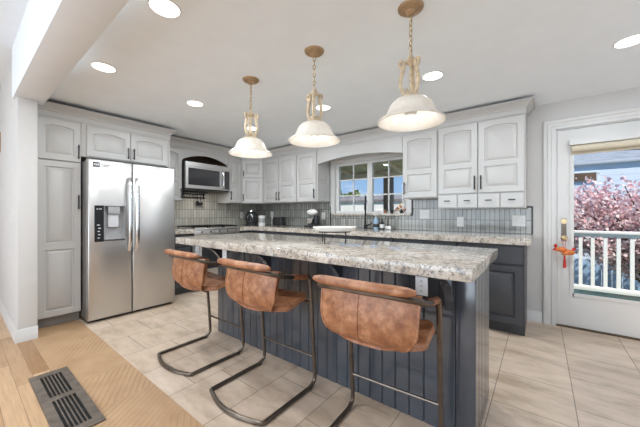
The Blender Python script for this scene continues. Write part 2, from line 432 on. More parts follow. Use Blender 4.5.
struct('wall_right', bm, 'wall_paint', smooth=0)
bm = nb()
for x0, x1, z0, z1 in ((-7, -4.6, -0.08, LZ), (-4.6, 0.8, -0.08, 0.55), (-4.6, 0.8, 2.45, LZ), (0.8, XR, -0.08, LZ)): box(bm, x0, x1, -3.7, -3.6, z0, z1)
struct('wall_front', bm, 'wall_paint', smooth=0)
bm = nb()
for x in (-4.6, -2.85, -1.05, 0.74): box(bm, x, x+0.06, -3.69, -3.61, 0.55, 2.45)
for z in (0.55, 2.39): box(bm, -4.6, 0.8, -3.69, -3.61, z, z+0.06)
struct('window_2', bm, 'trim_paint', smooth=0)
bm = nb()  # frame of the added side window
for y in (0.8, 1.87, 2.94): box(bm, XR+0.02, XR+0.1, y, y+0.06, 0.75, 2.15)
for z in (0.75, 2.09): box(bm, XR+0.02, XR+0.1, 0.8, 3.0, z, z+0.06)
struct('added_side_window', bm, 'trim_paint', smooth=0)
# baseboards
def baseboard(name, path):
    bm = nb(); prof = [(0, 0), (0.016, 0), (0.016, 0.075), (0.011, 0.085), (0.011, 0.10), (0.004, 0.112), (0, 0.112)]
    sweep(bm, path, prof); struct(name, bm, 'trim_paint')
def sweep(bm, path, prof, close_ends=True):
    """profile (w, z) swept along a plan path; w to the right of travel, mitred."""
    P = [Vector((p[0], p[1], 0)) for p in path]; n = len(P); rings = []
    for i in range(n):
        d1 = (P[i]-P[i-1]).normalized() if i > 0 else None; d2 = (P[i+1]-P[i]).normalized() if i < n-1 else None
        n1 = Vector((d1.y, -d1.x, 0)) if d1 else None; n2 = Vector((d2.y, -d2.x, 0)) if d2 else None
        if n1 and n2:
            mm = (n1+n2).normalized(); k = 1/max(0.2, mm.dot(n1)); mm = mm*k
        else: mm = n1 or n2
        rings.append([P[i] + mm*w + Vector((0, 0, z)) for w, z in prof])
    ring_loft(bm, rings)
baseboard('baseboard_left', [(-7, 0.348), (-3.68, 0.348), (-3.68, 0.478)])
baseboard('baseboard_back', [(-0.118, 3.8), (0.01, 3.8)])

# door casing, jamb and the glazed door
bm = nb()
cas = [(0.0, 0.0), (0.022, 0.0), (0.022, 0.03), (0.016, 0.036), (0.016, 0.062), (0.026, 0.07), (0.026, 0.095), (0.018, 0.103), (0, 0.103)]
def casing(bm, x0, x1, z1):
    rings = []
    for (x, z, sx, sz) in ((x0, 0, -1, 0), (x0, z1, -1, 1), (x1, z1, 1, 1), (x1, 0, 1, 0)):
        rings.append([(x + sx*q, YW - w, z + sz*q) for w, q in cas])
    ring_loft(bm, rings)
casing(bm, DX0, DX1, DZ1)
struct('trim_1', bm, 'trim_paint')
bm = nb()
box(bm, DX0, DX0+0.012, YW, YW+0.14, 0, DZ1); box(bm, DX1-0.012, DX1, YW, YW+0.14, 0, DZ1); box(bm, DX0, DX1, YW, YW+0.14, DZ1-0.010, DZ1)
struct('trim_2', bm, 'trim_paint', smooth=0)
bm = nb(); box(bm, DX0, DX1, YW-0.005, YW+0.14, 0.0, 0.014); struct('trim_3', bm, 'dark_wood', smooth=0)
FDR = frame((0, YW+0.055, 0), (1, 0, 0), (0, -1, 0))
def panel_door(bm, F, u0, u1, v0, v1, th, panels, prof=None, ch=0.003, back=True):
    """slab with openings; each panel (u0,u1,v0,v1,rise) gets rings from prof [(inset, w)]."""
    prof = prof or [(0.0, th), (0.004, th-0.012), (0.013, th-0.013), (0.016, th-0.011), (0.040, th+0.001)]
    def outline(p, i):
        a, b2, c, d, rise = p; a += i; b2 -= i; c += i; d -= i
        pts = [(a, c), (b2, c)]
        if rise > 0:
            n = 10
            for k in range(n+1):
                t = k/n; pts.append((b2+(a-b2)*t, d - rise + rise*(1-(2*t-1)**2)))
        else: pts += [(b2, d), (a, d)]
        return pts
    outer = [(u0+ch, v0+ch), (u1-ch, v0+ch), (u1-ch, v1-ch), (u0+ch, v1-ch)]
    loops = [outer] + [outline(p, prof[0][0]) for p in panels]
    tri = tessellate_polygon([[Vector((q[0], q[1], 0)) for q in L] for L in loops])
    flat = [bm.verts.new(F(q[0], q[1], th)) for L in loops for q in L]
    for t in tri:
        try: bm.faces.new([flat[i] for i in t])
        except ValueError: pass
    full = [(u0, v0), (u1, v0), (u1, v1), (u0, v1)]
    A = flat[:4]; B = [bm.verts.new(F(q[0], q[1], th-ch)) for q in full]; C = [bm.verts.new(F(q[0], q[1], 0)) for q in full]
    for i in range(4):
        j = (i+1) % 4
        bm.faces.new((A[i], A[j], B[j], B[i])); bm.faces.new((B[i], B[j], C[j], C[i]))
    if back: bm.faces.new(C)
    k = 4
    for p, L in zip(panels, loops[1:]):
        prev = flat[k:k+len(L)]; k += len(L)
        for ins, w in prof[1:]:
            cur = [bm.verts.new(F(q[0], q[1], w)) for q in outline(p, ins)]
            for i in range(len(cur)):
                j = (i+1) % len(cur); bm.faces.new((prev[i], prev[j], cur[j], cur[i]))
            prev = cur
        if prof[-1][0] >= 0: bm.faces.new(prev)
bm = nb()
gx0, gx1, gz0, gz1 = 0.25, 0.91, 0.342, 1.86
o0, o1 = DX0+0.014, DX1-0.014
loops = [[(o0, 0.018), (o1, 0.018), (o1, DZ1-0.013), (o0, DZ1-0.013)], [(gx0, gz0), (gx1, gz0), (gx1, gz1), (gx0, gz1)]]
for w0 in (0.0, 0.045):
    tri = tessellate_polygon([[Vector((q[0], q[1], 0)) for q in L] for L in loops]); fl = [bm.verts.new(FDR(q[0], q[1], w0)) for L in loops for q in L]
    for t in tri: bm.faces.new([fl[i] for i in t])
    if w0 == 0.0: fa = fl
for L0 in (0, 4):
    for i in range(4):
        j = (i+1) % 4; bm.faces.new((fa[L0+i], fa[L0+j], fl[L0+j], fl[L0+i]))
door = struct('door_1', bm, 'trim_paint', smooth=0, loc=(0.58, YW+0.055, 0))
bm = nb()   # glazing bead
for a in ((gx0-0.018, gx0+0.012, gz0-0.018, gz1+0.018), (gx1-0.012, gx1+0.018, gz0-0.018, gz1+0.018), (gx0, gx1, gz0-0.018, gz0+0.012), (gx0, gx1, gz1-0.012, gz1+0.018)): fbox(bm, FDR, a[0], a[1], a[2], a[3], 0.045, 0.055)
obj('glazing_bead', bm, 'trim_paint', door, smooth=0)
bm = nb(); fbox(bm, FDR, gx0-0.002, gx1+0.002, gz0-0.002, gz1+0.002, 0.018, 0.022); obj('pane', bm, 'clear_glass', door, smooth=0)
bm = nb()   # long escutcheon with rose and knob
fbox(bm, FDR, 0.165, 0.205, 0.87, 1.10, 0.045, 0.052)
lock = obj('lockset', bm, 'bronze_metal', door, smooth=0)
bm = nb()
tube(bm, [FDR(0.185, 1.07, 0.05), FDR(0.185, 1.07, 0.062)], 0.026, 16); obj('deadbolt', bm, 'brass', lock)
bm = nb()
rr = [(0.010, 0.052), (0.010, 0.075), (0.022, 0.083), (0.028, 0.097), (0.024, 0.112), (0.010, 0.118)]
rings = [[FDR(0.185+r*math.cos(2*PI*k/16), 0.905+r*math.sin(2*PI*k/16), w) for k in range(16)] for r, w in rr]
ring_loft(bm, rings); obj('knob', bm, 'brass', lock)
for z in (0.25, 1.02, 1.80):
    bm = nb(); tube(bm, [(DX0+0.004, YW-0.004, z), (DX0+0.004, YW-0.004, z+0.09)], 0.007, 8); obj('hinge', bm, 'trim_paint', door)

# kitchen window: frame, mullion, grilles, panes, casing and sill
bm = nb()
yy0, yy1 = YW+0.03, YW+0.09
for a in ((WX0, WX0+0.05, WZ0, WZ1), (WX1-0.05, WX1, WZ0, WZ1), (WX0+0.05, -2.07, WZ0, WZ0+0.035), (-1.99, WX1-0.05, WZ0, WZ0+0.035), (WX0+0.05, -2.07, WZ1-0.04, WZ1), (-1.99, WX1-0.05, WZ1-0.04, WZ1), (-2.07, -1.99, WZ0, WZ1)): box(bm, a[0], a[1], yy0, yy1, a[2], a[3])
win = struct('window_1', bm, 'trim_paint', smooth=0, loc=(-2.03, YW+0.06, WZ0))
bm = nb()
for x in (-2.325, -1.735): box(bm, x-0.009, x+0.009, YW+0.05, YW+0.068, WZ0+0.03, WZ1-0.03)
for z in (1.43, 1.68): box(bm, WX0+0.03, WX1-0.03, YW+0.05, YW+0.068, z-0.009, z+0.009)
obj('grille', bm, 'trim_paint', win, smooth=0)
for x0, x1 in ((WX0+0.045, -2.065), (-1.995, WX1-0.045)):
    bm = nb(); box(bm, x0, x1, YW+0.057, YW+0.061, WZ0+0.03, WZ1-0.035); obj('pane', bm, 'clear_glass', win, smooth=0)
bm = nb()
box(bm, WX0-0.075, WX0, YW-0.018, YW, WZ0, WZ1+0.075); box(bm, WX1, WX1+0.05, YW-0.018, YW, WZ0, WZ1+0.075); box(bm, WX0, WX1, YW-0.018, YW, WZ1, WZ1+0.075)
struct('trim_4', bm, 'trim_paint', smooth=0)
bm = nb(); box(bm, WX0-0.04, WX1+0.04, YW-0.045, YW+0.035, WZ0-0.03, WZ0+0.001, 0.004); struct('trim_5', bm, 'granite')

# backsplash with its black edge strips
bm = nb()
box(bm, XL, -2.72, YW-0.008, YW, 0.925, 1.345); box(bm, -2.72, -1.38, YW-0.008, YW, 0.925, WZ0-0.03); box(bm, -1.38, -0.119, YW-0.008, YW, 0.925, 1.345); box(bm, -0.119, -0.075, YW-0.008, YW, 0.925, 1.217)
struct('trim_6', bm, 'splash_tile', smooth=0)['label'] = 'grey green vertical tile backsplash under the window wall cabinets'
bm = nb(); box(bm, XL, XL+0.008, 1.77, YW-0.008, 0.925, 1.56); struct('trim_7', bm, 'splash_tile_side', smooth=0)['label'] = 'grey green vertical tile backsplash behind the range'
bm = nb()
box(bm, -0.076, -0.066, YW-0.014, YW, 0.93, 1.225); box(bm, -0.12, -0.066, YW-0.014, YW, 1.216, 1.226)
box(bm, -1.372, -1.362, YW-0.03, YW-0.018, 1.12, 1.345); box(bm, -2.727, -2.714, YW-0.02, YW-0.008, 0.93, 1.26)
struct('trim_8', bm, 'black_metal', smooth=0)

# crown moulding
CROWN = [(0.0, -0.125), (0.004, -0.125), (0.004, -0.075), (0.012, -0.07), (0.012, -0.06), (0.022, -0.05), (0.034, -0.032), (0.052, -0.02), (0.056, -0.012), (0.068, -0.01), (0.068, 0.0), (0.0, 0.0)]
bm = nb(); sweep(bm, [(-3.898, 0.482), (-3.898, 1.765), (-4.28, 1.765)], [(w, z+2.255) for w, z in CROWN]); struct('trim_9', bm, 'cabinet_paint')
bm = nb(); sweep(bm, [(-4.268, 1.80), (-4.268, 3.192), (-3.99, 3.462), (-0.118, 3.462), (-0.118, 3.79)], [(w, z+2.268) for w, z in CROWN]); struct('trim_10', bm, 'cabinet_paint')

# ------------------------------------------------------------------ cabinets
def pull(bm, F, u, v, w, L=0.15, horiz=False, r=0.0065):
    a, b2 = ((u-L/2, v), (u+L/2, v)) if horiz else ((u, v-L/2), (u, v+L/2))
    tube(bm, [F(a[0], a[1], w+0.028), F(b2[0], b2[1], w+0.028)], r, 8)
    for t in (0.15, 0.85):
        p = (a[0]+(b2[0]-a[0])*t, a[1]+(b2[1]-a[1])*t)
        tube(bm, [F(p[0], p[1], w), F(p[0], p[1], w+0.028)], r*0.85, 8)
def cab_door(parent, F, u0, u1, v0, v1, panels, handle=None, th=0.02, mat='cabinet_paint', hL=0.15):
    bm = nb(); panel_door(bm, F, u0, u1, v0, v1, th, panels)
    d = obj('door', bm, mat, parent, smooth=30)
    if handle:
        bm = nb(); pull(bm, F, handle[0], handle[1], th, hL); obj('handle', bm, 'black_metal', d)
    return d
def two_panel(u0, u1, v0, v1, st=0.055, rise=0.022, split=0.40):
    vm = v0 + (v1-v0)*split
    return [(u0+st, u1-st, vm+st*0.45, v1-st, rise), (u0+st, u1-st, v0+st, vm-st*0.45, 0)]
def carcass(parent, F, u0, u1, v0, v1, depth, mat='cabinet_paint', toe=0):
    bm = nb(); fbox(bm, F, u0, u1, v0, v1, -depth, -0.001); o = obj('body', bm, mat, parent, smooth=0)
    if toe:
        bm = nb(); fbox(bm, F, u0, u1, 0, v0, -depth, -0.065); obj('toe_kick', bm, 'toe_grey' if mat == 'cabinet_paint' else 'charcoal_paint', parent, smooth=0)
    return o
def cab(name, label, F, u0, u1, v0, v1, depth, cat='cabinet', group=None, **k):
    c = F((u0+u1)/2, 0, -depth/2); t = thing(name, label, cat, (c[0], c[1], v0 if not k.get('toe') else 0), group)
    carcass(t, F, u0, u1, v0, v1, depth, **k); return t

# tall pantry and the cabinet over the refrigerator
t = cab('pantry_cabinet', 'tall narrow white pantry cabinet with two stacked doors beside the refrigerator', FT, 0.482, 0.838, 0.105, 2.14, 0.69, toe=1)
cab_door(t, FT, 0.497, 0.833, 1.695, 2.105, [(0.552, 0.778, 1.75, 2.05, 0.022)], (0.812, 1.80))
cab_door(t, FT, 0.497, 0.833, 0.112, 1.68, [(0.552, 0.778, 0.85, 1.625, 0), (0.552, 0.778, 0.167, 0.785, 0)], (0.812, 1.27))
t = cab('over_fridge_cabinet', 'white two door cabinet with arched panels above the refrigerator', FT, 0.840, 1.745, 1.765, 2.14, 0.69)
cab_door(t, FT, 0.885, 1.299, 1.775, 2.105, [(0.94, 1.244, 1.83, 2.05, 0.028)], (1.272, 1.86), hL=0.13)
cab_door(t, FT, 1.305, 1.72, 1.775, 2.105, [(1.36, 1.665, 1.83, 2.05, 0.028)], (1.332, 1.86), hL=0.13)
bm = nb(); box(bm, -4.59, -3.90, 1.747, 1.767, 0, 2.14)
tag(obj('cabinet_gable', bm, 'cabinet_paint', loc=(-4.25, 1.757, 0), smooth=0), 'white full height side panel between refrigerator and range counter', 'panel')
# uppers on the range wall
t = cab('narrow_wall_cabinet', 'narrow white wall cabinet between the refrigerator and the microwave', FL, 1.769, 2.105, 1.335, 2.14, 0.32)
cab_door(t, FL, 1.80, 2.10, 1.345, 2.11, two_panel(1.80, 2.10, 1.345, 2.11), (2.075, 1.45))
bm = nb()   # arched bridge over the microwave
n = 12; y0, y1 = 2.107, 2.908
poly = [(y0, 2.14), (y0, 1.955)] + [(y0+0.03, 1.985)] + [(y0+0.03+(y1-y0-0.06)*k/n, 1.985+0.085*(1-(2*k/n-1)**2)) for k in range(1, n)] + [(y1-0.03, 1.985), (y1, 1.955), (y1, 2.14)]
extrude_poly(bm, poly, -0.02, 0.0, FL)
t = thing('microwave_bridge', 'white arched valance cabinet with dark open niche over the microwave', 'cabinet', (-4.43, 2.51, 1.955))
obj('arched_panel', bm, 'cabinet_paint', t, smooth=30)
bm = nb(); fbox(bm, FL, y0, y0+0.018, 1.955, 2.14, -0.32, -0.02); fbox(bm, FL, y1-0.018, y1, 1.955, 2.14, -0.32, -0.02); fbox(bm, FL, y0, y1, 2.12, 2.14, -0.32, -0.02); fbox(bm, FL, y0, y1, 1.957, 2.12, -0.32, -0.31)
obj('niche', bm, 'dark_wood', t, smooth=0)
t = cab('tall_wall_cabinet', 'slim white wall cabinet on the range wall beside the microwave', FL, 2.91, 3.186, 1.335, 2.14, 0.32)
cab_door(t, FL, 2.916, 3.18, 1.345, 2.11, two_panel(2.916, 3.18, 1.345, 2.11), (2.945, 1.46))
# diagonal corner cabinet
t = thing('corner_cabinet', 'white diagonal corner wall cabinet with two small stacked doors', 'cabinet', (-4.35, 3.55, 1.335))
bm = nb(); extrude_poly(bm, [(-4.59, 3.188), (-4.27, 3.19), (-3.99, 3.46), (-3.988, 3.79), (-4.59, 3.79)], 1.335, 2.14); obj('body', bm, 'cabinet_paint', t, smooth=0)
DL = math.hypot(0.28, 0.27)
cab_door(t, FD, 0.012, DL-0.012, 1.80, 2.11, [(0.065, DL-0.065, 1.85, 2.06, 0)], (0.04, 1.87), hL=0.10)
cab_door(t, FD, 0.012, DL-0.012, 1.345, 1.785, [(0.065, DL-0.065, 1.40, 1.735, 0)], (0.04, 1.44), hL=0.12)
# uppers on the window wall
t = cab('double_wall_cabinet', 'white two door wall cabinet next to the diagonal corner cabinet', FW, -3.985, -3.165, 1.335, 2.14, 0.33)
cab_door(t, FW, -3.975, -3.585, 1.345, 2.11, two_panel(-3.975, -3.585, 1.345, 2.11), (-3.612, 1.45))
cab_door(t, FW, -3.575, -3.170, 1.345, 2.11, two_panel(-3.575, -3.170, 1.345, 2.11), (-3.545, 1.45))
t = cab('single_wall_cabinet', 'white single door wall cabinet with panelled end beside the window', FW, -3.163, -2.745, 1.335, 2.14, 0.33)
cab_door(t, FW, -3.157, -2.752, 1.345, 2.11, two_panel(-3.157, -2.752, 1.345, 2.11), (-2.778, 1.46))
FE = frame((-2.744, 3.46, 0), (0, 1, 0), (1, 0, 0))
bm = nb(); panel_door(bm, FE, 0.0, 0.32, 1.345, 2.11, 0.014, two_panel(0.0, 0.32, 1.345, 2.11, 0.05, 0), prof=[(0, .014), (0.004, .006), (0.01, .006), (0.03, .012)]); obj('end_panel', bm, 'cabinet_paint', t, smooth=30)
bm = nb(); box(bm, -4.26, -2.745, 3.465, 3.79, 1.322, 1.335)
# arched valance board above the window
n = 20; u0, u1 = -2.728, -1.372
poly = [(u0, 2.14), (u0, 1.915)] + [(u0+(u1-u0)*k/n, 1.915+0.062*(1-(2*k/n-1)**2)) for k in range(1, n)] + [(u1, 1.915), (u1, 2.14)]
bm = nb(); extrude_poly(bm, poly, -0.022, 0.0, FW)
bm2 = bm
struct('trim_11', bm, 'cabinet_paint', label='white arched valance board bridging the cabinets over the window', smooth=30)
bm = nb(); box(bm, u0, u1, 3.485, 3.80, 2.0, 2.02); struct('trim_12', bm, 'cabinet_paint', smooth=0)
t = cab('tall_panel_cabinet', 'white single door wall cabinet hung directly right of the window', FW, -1.37, -0.948, 1.335, 2.14, 0.33)
cab_door(t, FW, -1.362, -0.955, 1.345, 2.11, two_panel(-1.362, -0.955, 1.345, 2.11), (-1.335, 1.46))
t = cab('drawer_wall_cabinet', 'white two door wall cabinet with four small drawers near the glazed door', FW, -0.945, -0.118, 1.205, 2.14, 0.33)
cab_door(t, FW, -0.935, -0.537, 1.372, 2.125, two_panel(-0.935, -0.537, 1.372, 2.125), (-0.562, 1.48))
cab_door(t, FW, -0.527, -0.128, 1.372, 2.125, two_panel(-0.527, -0.128, 1.372, 2.125), (-0.502, 1.48))
for k in range(4):
    a = -0.935 + k*0.2025; bm = nb(); panel_door(bm, FW, a, a+0.196, 1.215, 1.358, 0.02, []); d = obj('drawer', bm, 'cabinet_paint', t, smooth=30)
    bm = nb(); pull(bm, FW, a+0.098, 1.29, 0.02, 0.06, True, 0.0055); obj('handle', bm, 'black_metal', d)

# base cabinets (charcoal)
def base(name, label, F, u0, u1, depth, n=1, panel=True):
    t = cab(name, label, F, u0, u1, 0.10, 0.860, depth, mat='charcoal_paint', toe=1)
    w = (u1-u0)/n
    for k in range(n):
        a, b2 = u0+k*w+0.008, u0+(k+1)*w-0.008
        cab_door(t, F, a, b2, 0.115, 0.665, [(a+0.055, b2-0.055, 0.17, 0.61, 0)] if panel else [], (b2-0.03, 0.60) if k % 2 == 0 else (a+0.03, 0.60), mat='charcoal_paint')
        bm = nb(); panel_door(bm, F, a, b2, 0.69, 0.850, 0.02, []); d = obj('drawer', bm, 'charcoal_paint', t, smooth=30)
        bm = nb(); pull(bm, F, (a+b2)/2, 0.79, 0.02, 0.11, True); obj('handle', bm, 'black_metal', d)
    return t
t = cab('end_base_cabinet', 'charcoal base cabinet with one raised panel door nearest the glazed door', FB, -0.68, -0.118, 0.10, 0.860, 0.57, mat='charcoal_paint', toe=1)
cab_door(t, FB, -0.672, -0.128, 0.112, 0.655, [(-0.61, -0.19, 0.17, 0.60, 0)], None, mat='charcoal_paint')
bm = nb(); panel_door(bm, FB, -0.672, -0.128, 0.675, 0.840, 0.02, []); obj('drawer', bm, 'charcoal_paint', t, smooth=30)
base('drawer_base_cabinet', 'charcoal base cabinet hidden mostly by the island, beside the end cabinet', FB, -1.38, -0.683, 0.57, 2)
base('sink_base_cabinet', 'charcoal base cabinet under the window and black faucet', FB, -2.70, -1.383, 0.57, 3)
base('long_base_cabinet', 'charcoal base cabinet under the worktop with the toaster', FB, -3.975, -2.703, 0.57, 3)
base('corner_base_cabinet', 'charcoal base cabinet between the range and the room corner', FLB, 2.928, 3.195, 0.59, 1)
base('narrow_base_cabinet', 'narrow charcoal base cabinet between refrigerator panel and range', FLB, 1.769, 2.125, 0.59, 1)

# worktops
bm = nb(); box(bm, -4.588, -3.945, 1.769, 2.127, 0.862, 0.926, 0.004)
tag(obj('short_worktop', bm, 'granite', loc=(-4.26, 2.0, 0.862)), 'short speckled granite worktop between refrigerator panel and range', 'worktop')
bm = nb(); extrude_poly(bm, [(-4.588, 2.925), (-3.945, 2.925), (-3.945, 3.165), (-0.07, 3.165), (-0.07, 3.789), (-4.588, 3.789)], 0.862, 0.926)
tag(obj('corner_worktop', bm, 'granite', loc=(-2.3, 3.5, 0.862), smooth=0), 'long speckled granite worktop running under the window to the glazed door', 'worktop')

# ------------------------------------------------------------------ island
IX0, IX1, IY0, IY1 = -2.50, -0.254, 1.59, 2.045
t = thing('kitchen_island', 'dark blue grey panelled kitchen island under the thick granite top', 'kitchen island', (-1.4, 1.8, 0))
bm = nb(); box(bm, IX0+0.012, IX1-0.012, IY0+0.012, IY1, 0.0, 0.877); obj('body', bm, 'island_paint', t, smooth=0)
def beads(F, u0, u1, v0, v1, pitch, w0, w1, g=0.006, gd=0.007):
    bm = nb(); n = max(1, round((u1-u0)/pitch)); p = (u1-u0)/n; pts = []
    for k in range(n):
        a = u0+k*p
        pts += [(a+(g if k else 0), w1), (a+p-g, w1)]
        if k < n-1: pts += [(a+p, w1-gd)]
    poly = [(u0, w0)] + pts + [(u1, w0)]
    ring_loft(bm, [[F(u, v, w) for u, w in poly] for v in (v0, v1)])
    return bm
FI = frame((0, IY0, 0), (1, 0, 0), (0, -1, 0)); FIE = frame((IX1, 0, 0), (0, 1, 0), (1, 0, 0))
obj('front_panel', beads(FI, IX0, IX1-0.09, 0.0, 0.877, 0.082, -0.0115, 0.0), 'island_paint', t, smooth=20)
bm = nb(); box(bm, IX1-0.09, IX1, IY0-0.006, IY0+0.0115, 0, 0.877, 0.002); obj('corner_board', bm, 'island_paint', t)
obj('side_panel', beads(FIE, IY0+0.012, IY1, 0.0, 0.877, 0.05, -0.0115, 0.0), 'island_paint', t, smooth=20)
for x in (-0.375, -1.07, -1.765, -2.44):
    bm = nb(); n = 10; yb = IY0-0.001
    outer = [(yb-0.27*math.cos(a), 0.879-0.25*math.sin(a)) for a in [PI/2*k/n for k in range(n+1)]]
    pts = [(yb-0.27, 0.877)]
    # curved brace: convex quarter arc from the slab front down to the panel
    arc_o = [(yb-0.27+0.27*math.sin(a), 0.879-0.25*(1-math.cos(a))) for a in [PI/2*k/n for k in range(n+1)]]
    arc_i = [(yb-0.225+0.225*math.sin(a), 0.879-0.0) if False else (yb-0.235+0.235*math.sin(a), 0.879-0.0-0.205*(1-math.cos(a))) for a in [PI/2*k/n for k in range(n+1)]]
    poly = [(yb-0.27, 0.877), (yb-0.27, 0.855)]
    low = [(yb-0.27+0.265*math.sin(a), 0.855-0.215*(1-math.cos(a))) for a in [PI/2*k/n for k in range(n+1)]]
    poly = [(yb-0.27, 0.877)] + low + [(yb, 0.64), (yb, 0.877)]
    FX = lambda u, v, w: (w, u, v)
    extrude_poly(bm, poly, x-0.022, x+0.022, FX); obj('corbel', bm, 'island_paint', t, smooth=30)
for x in (-0.415, -1.90, -2.29):
    bm = nb(); box(bm, x-0.026, x+0.026, 1.262, 1.268, 0.79, 0.877); box(bm, x-0.026, x+0.026, 1.262, IY0-0.002, 0.871, 0.877)
    for k in range(3): box(bm, x-0.004, x+0.004, 1.2605, 1.2625, 0.805+k*0.022, 0.813+k*0.022, mi=1)
    obj('slab_bracket', bm, ['pale_mark', 'grey_plastic'], t, smooth=0)
bm = nb(); box(bm, -2.63, -0.21, 1.24, 2.065, 0.878, 0.932, 0.003)
tag(obj('island_worktop', bm, 'granite', loc=(-1.42, 1.65, 0.88)), 'thick pale speckled granite slab on top of the kitchen island', 'worktop')

# ------------------------------------------------------------------ refrigerator
FK = 0.971
FR = lambda u, v, w: Vector((-3.758+w, u*FK, CAM_H+(v-CAM_H)*FK))            # front plane of the doors
t = thing('refrigerator', 'stainless steel side by side refrigerator with ice and water dispenser', 'refrigerator', (-4.2, 1.34, 0))
bm = nb(); box(bm, -4.56, -3.762, 0.85, 1.725, 0.03, 1.708, 0.004); obj('body', bm, 'fridge_side', t)
bm = nb(); box(bm, -4.5, -3.745, 0.86, 1.715, 0.0, 0.03); obj('kick_grille', bm, 'dark_plastic', t, smooth=0)
def fridge_door(u0, u1, panels):
    bm = nb(); R = 0.022
    panel_door(bm, FR, u0, u1, 0.0, 1.738, 0.078, panels, prof=[(0, 0.078), (0.0, 0.076), (0.002, 0.012)], ch=0.010)
    return obj('door', bm, 'stainless', t, smooth=50)
dl = fridge_door(0.874, 1.285, [(1.015, 1.215, 0.845, 1.235, 0)])
dr = fridge_door(1.293, 1.782, [])
bm = nb(); fbox(bm, FR, 0.928, 1.012, 0.842, 1.238, 0.078, 0.082); cp = obj('control_panel', bm, 'panel_black', dl, smooth=0)
for k, (a, b2, c, d) in enumerate([(0.945, 0.962, 1.195, 1.203), (0.968, 0.992, 1.195, 1.203), (0.95, 0.975, 1.02, 1.03), (0.96, 0.985, 0.985, 0.995), (0.955, 0.975, 0.95, 0.96), (0.96, 0.98, 0.915, 0.925), (0.955, 0.975, 0.88, 0.888)]):
    bm = nb(); fbox(bm, FR, a, b2, c, d, 0.082, 0.0826); obj('indicator_mark', bm, 'pale_mark', cp, smooth=0)
bm = nb(); fbox(bm, FR, 1.017, 1.213, 0.847, 1.233, 0.0125, 0.0135); fbox(bm, FR, 1.0165, 1.0185, 0.847, 1.233, 0.0135, 0.075); fbox(bm, FR, 1.2115, 1.2135, 0.847, 1.233, 0.0135, 0.075); obj('dispenser_niche', bm, 'grey_plastic', dl, smooth=0)
bm = nb(); fbox(bm, FR, 1.055, 1.165, 1.15, 1.228, 0.014, 0.070); obj('ice_chute', bm, 'grey_plastic', dl, smooth=0)
bm = nb(); fbox(bm, FR, 1.062, 1.158, 1.0, 1.14, 0.02, 0.045); obj('paddle', bm, 'pale_mark', dl, smooth=0)
bm = nb(); fbox(bm, FR, 1.02, 1.21, 0.848, 0.862, 0.012, 0.088); obj('drip_tray', bm, 'chrome', dl, smooth=0)
for d, u in ((dl, 1.252), (dr, 1.326)):
    bm = nb(); pts = []
    for k in range(13):
        v_ = 0.72+0.84*k/12; q = (2*k/12-1)
        pts.append(FR(u, v_, 0.085+0.055*(1-q**6)))
    tube(bm, pts, 0.019, 10, flat=(0.75, 1.0)); obj('handle', bm, 'chrome', d)
bm = nb(); fbox(bm, FR, 0.915, 0.975, 1.65, 1.705, 0.078, 0.0787, 0)
for a, b2, c, d in ((0.922, 0.938, 1.672, 1.69), (0.942, 0.952, 1.67, 1.69), (0.956, 0.968, 1.668, 1.692), (0.93, 0.96, 1.66, 1.664)): fbox(bm, FR, a, b2, c, d, 0.0787, 0.079, 1)
for k in range(2):
    for q in range(7 - k*2): fbox(bm, FR, 0.983+q*0.014, 0.993+q*0.014, 1.678-k*0.017, 1.687-k*0.017, 0.078, 0.0784, 0)
obj('maker_sticker', bm, ['dark_plastic', 'pale_mark'], dl, smooth=0)

# ------------------------------------------------------------------ microwave and range
FMW = frame((-4.19, 0, -0.018), (0, 1, 0), (1, 0, 0))
t = thing('microwave', 'stainless over the range microwave with dark glass door', 'microwave', (-4.4, 2.49, 1.535))
bm = nb(); box(bm, -4.588, -4.192, 2.113, 2.870, 1.517, 1.932, 0.003); obj('body', bm, 'dark_plastic', t)
bm = nb(); panel_door(bm, FMW, 2.113, 2.755, 1.55, 1.885, 0.03, [(2.15, 2.68, 1.60, 1.86, 0)], prof=[(0, 0.03), (0.004, 0.024)]); d = obj('door', bm, 'stainless', t, smooth=30)
bm = nb(); fbox(bm, FMW, 2.152, 2.678, 1.602, 1.858, 0.024, 0.0265); obj('window', bm, 'dark_glass', d, smooth=0)
bm = nb(); tube(bm, smooth_path([FMW(2.722, 1.575, 0.03), FMW(2.722, 1.60, 0.062), FMW(2.722, 1.72, 0.07), FMW(2.722, 1.84, 0.062), FMW(2.722, 1.87, 0.03)], 5), 0.013, 8); obj('handle', bm, 'chrome', d)
bm = nb(); fbox(bm, FMW, 2.757, 2.870, 1.55, 1.885, 0, 0.03); fbox(bm, FMW, 2.768, 2.86, 1.565, 1.87, 0.03, 0.033, 1); obj('control_panel', bm, ['stainless', 'dark_glass'], t, smooth=0)
bm = nb(); fbox(bm, FMW, 2.113, 2.870, 1.888, 1.95, 0, 0.028); obj('top_vent', bm, 'stainless', t, smooth=0)
t = thing('range', 'stainless gas range with black grates set into the counter', 'range', (-4.3, 2.525, 0))
bm = nb(); box(bm, -4.585, -3.985, 2.131, 2.921, 0.02, 0.905, 0.004); obj('body', bm, 'stainless', t)
bm = nb(); box(bm, -4.585, -3.94, 2.131, 2.921, 0.906, 0.930, 0.006); obj('cooktop', bm, 'stainless', t)
bm = nb(); box(bm, -3.984, -3.955, 2.131, 2.921, 0.82, 0.904, 0.006); pn = obj('front_panel', bm, 'stainless', t)
for k in range(5):
    y = 2.24+k*0.143; bm = nb(); tube(bm, [(-3.955, y, 0.876), (-3.93, y, 0.876)], [0.017, 0.014], 12); obj('knob', bm, 'chrome', pn)
bm = nb(); box(bm, -3.984, -3.955, 2.14, 2.912, 0.16, 0.80, 0.006); od = obj('oven_door', bm, 'stainless', t)
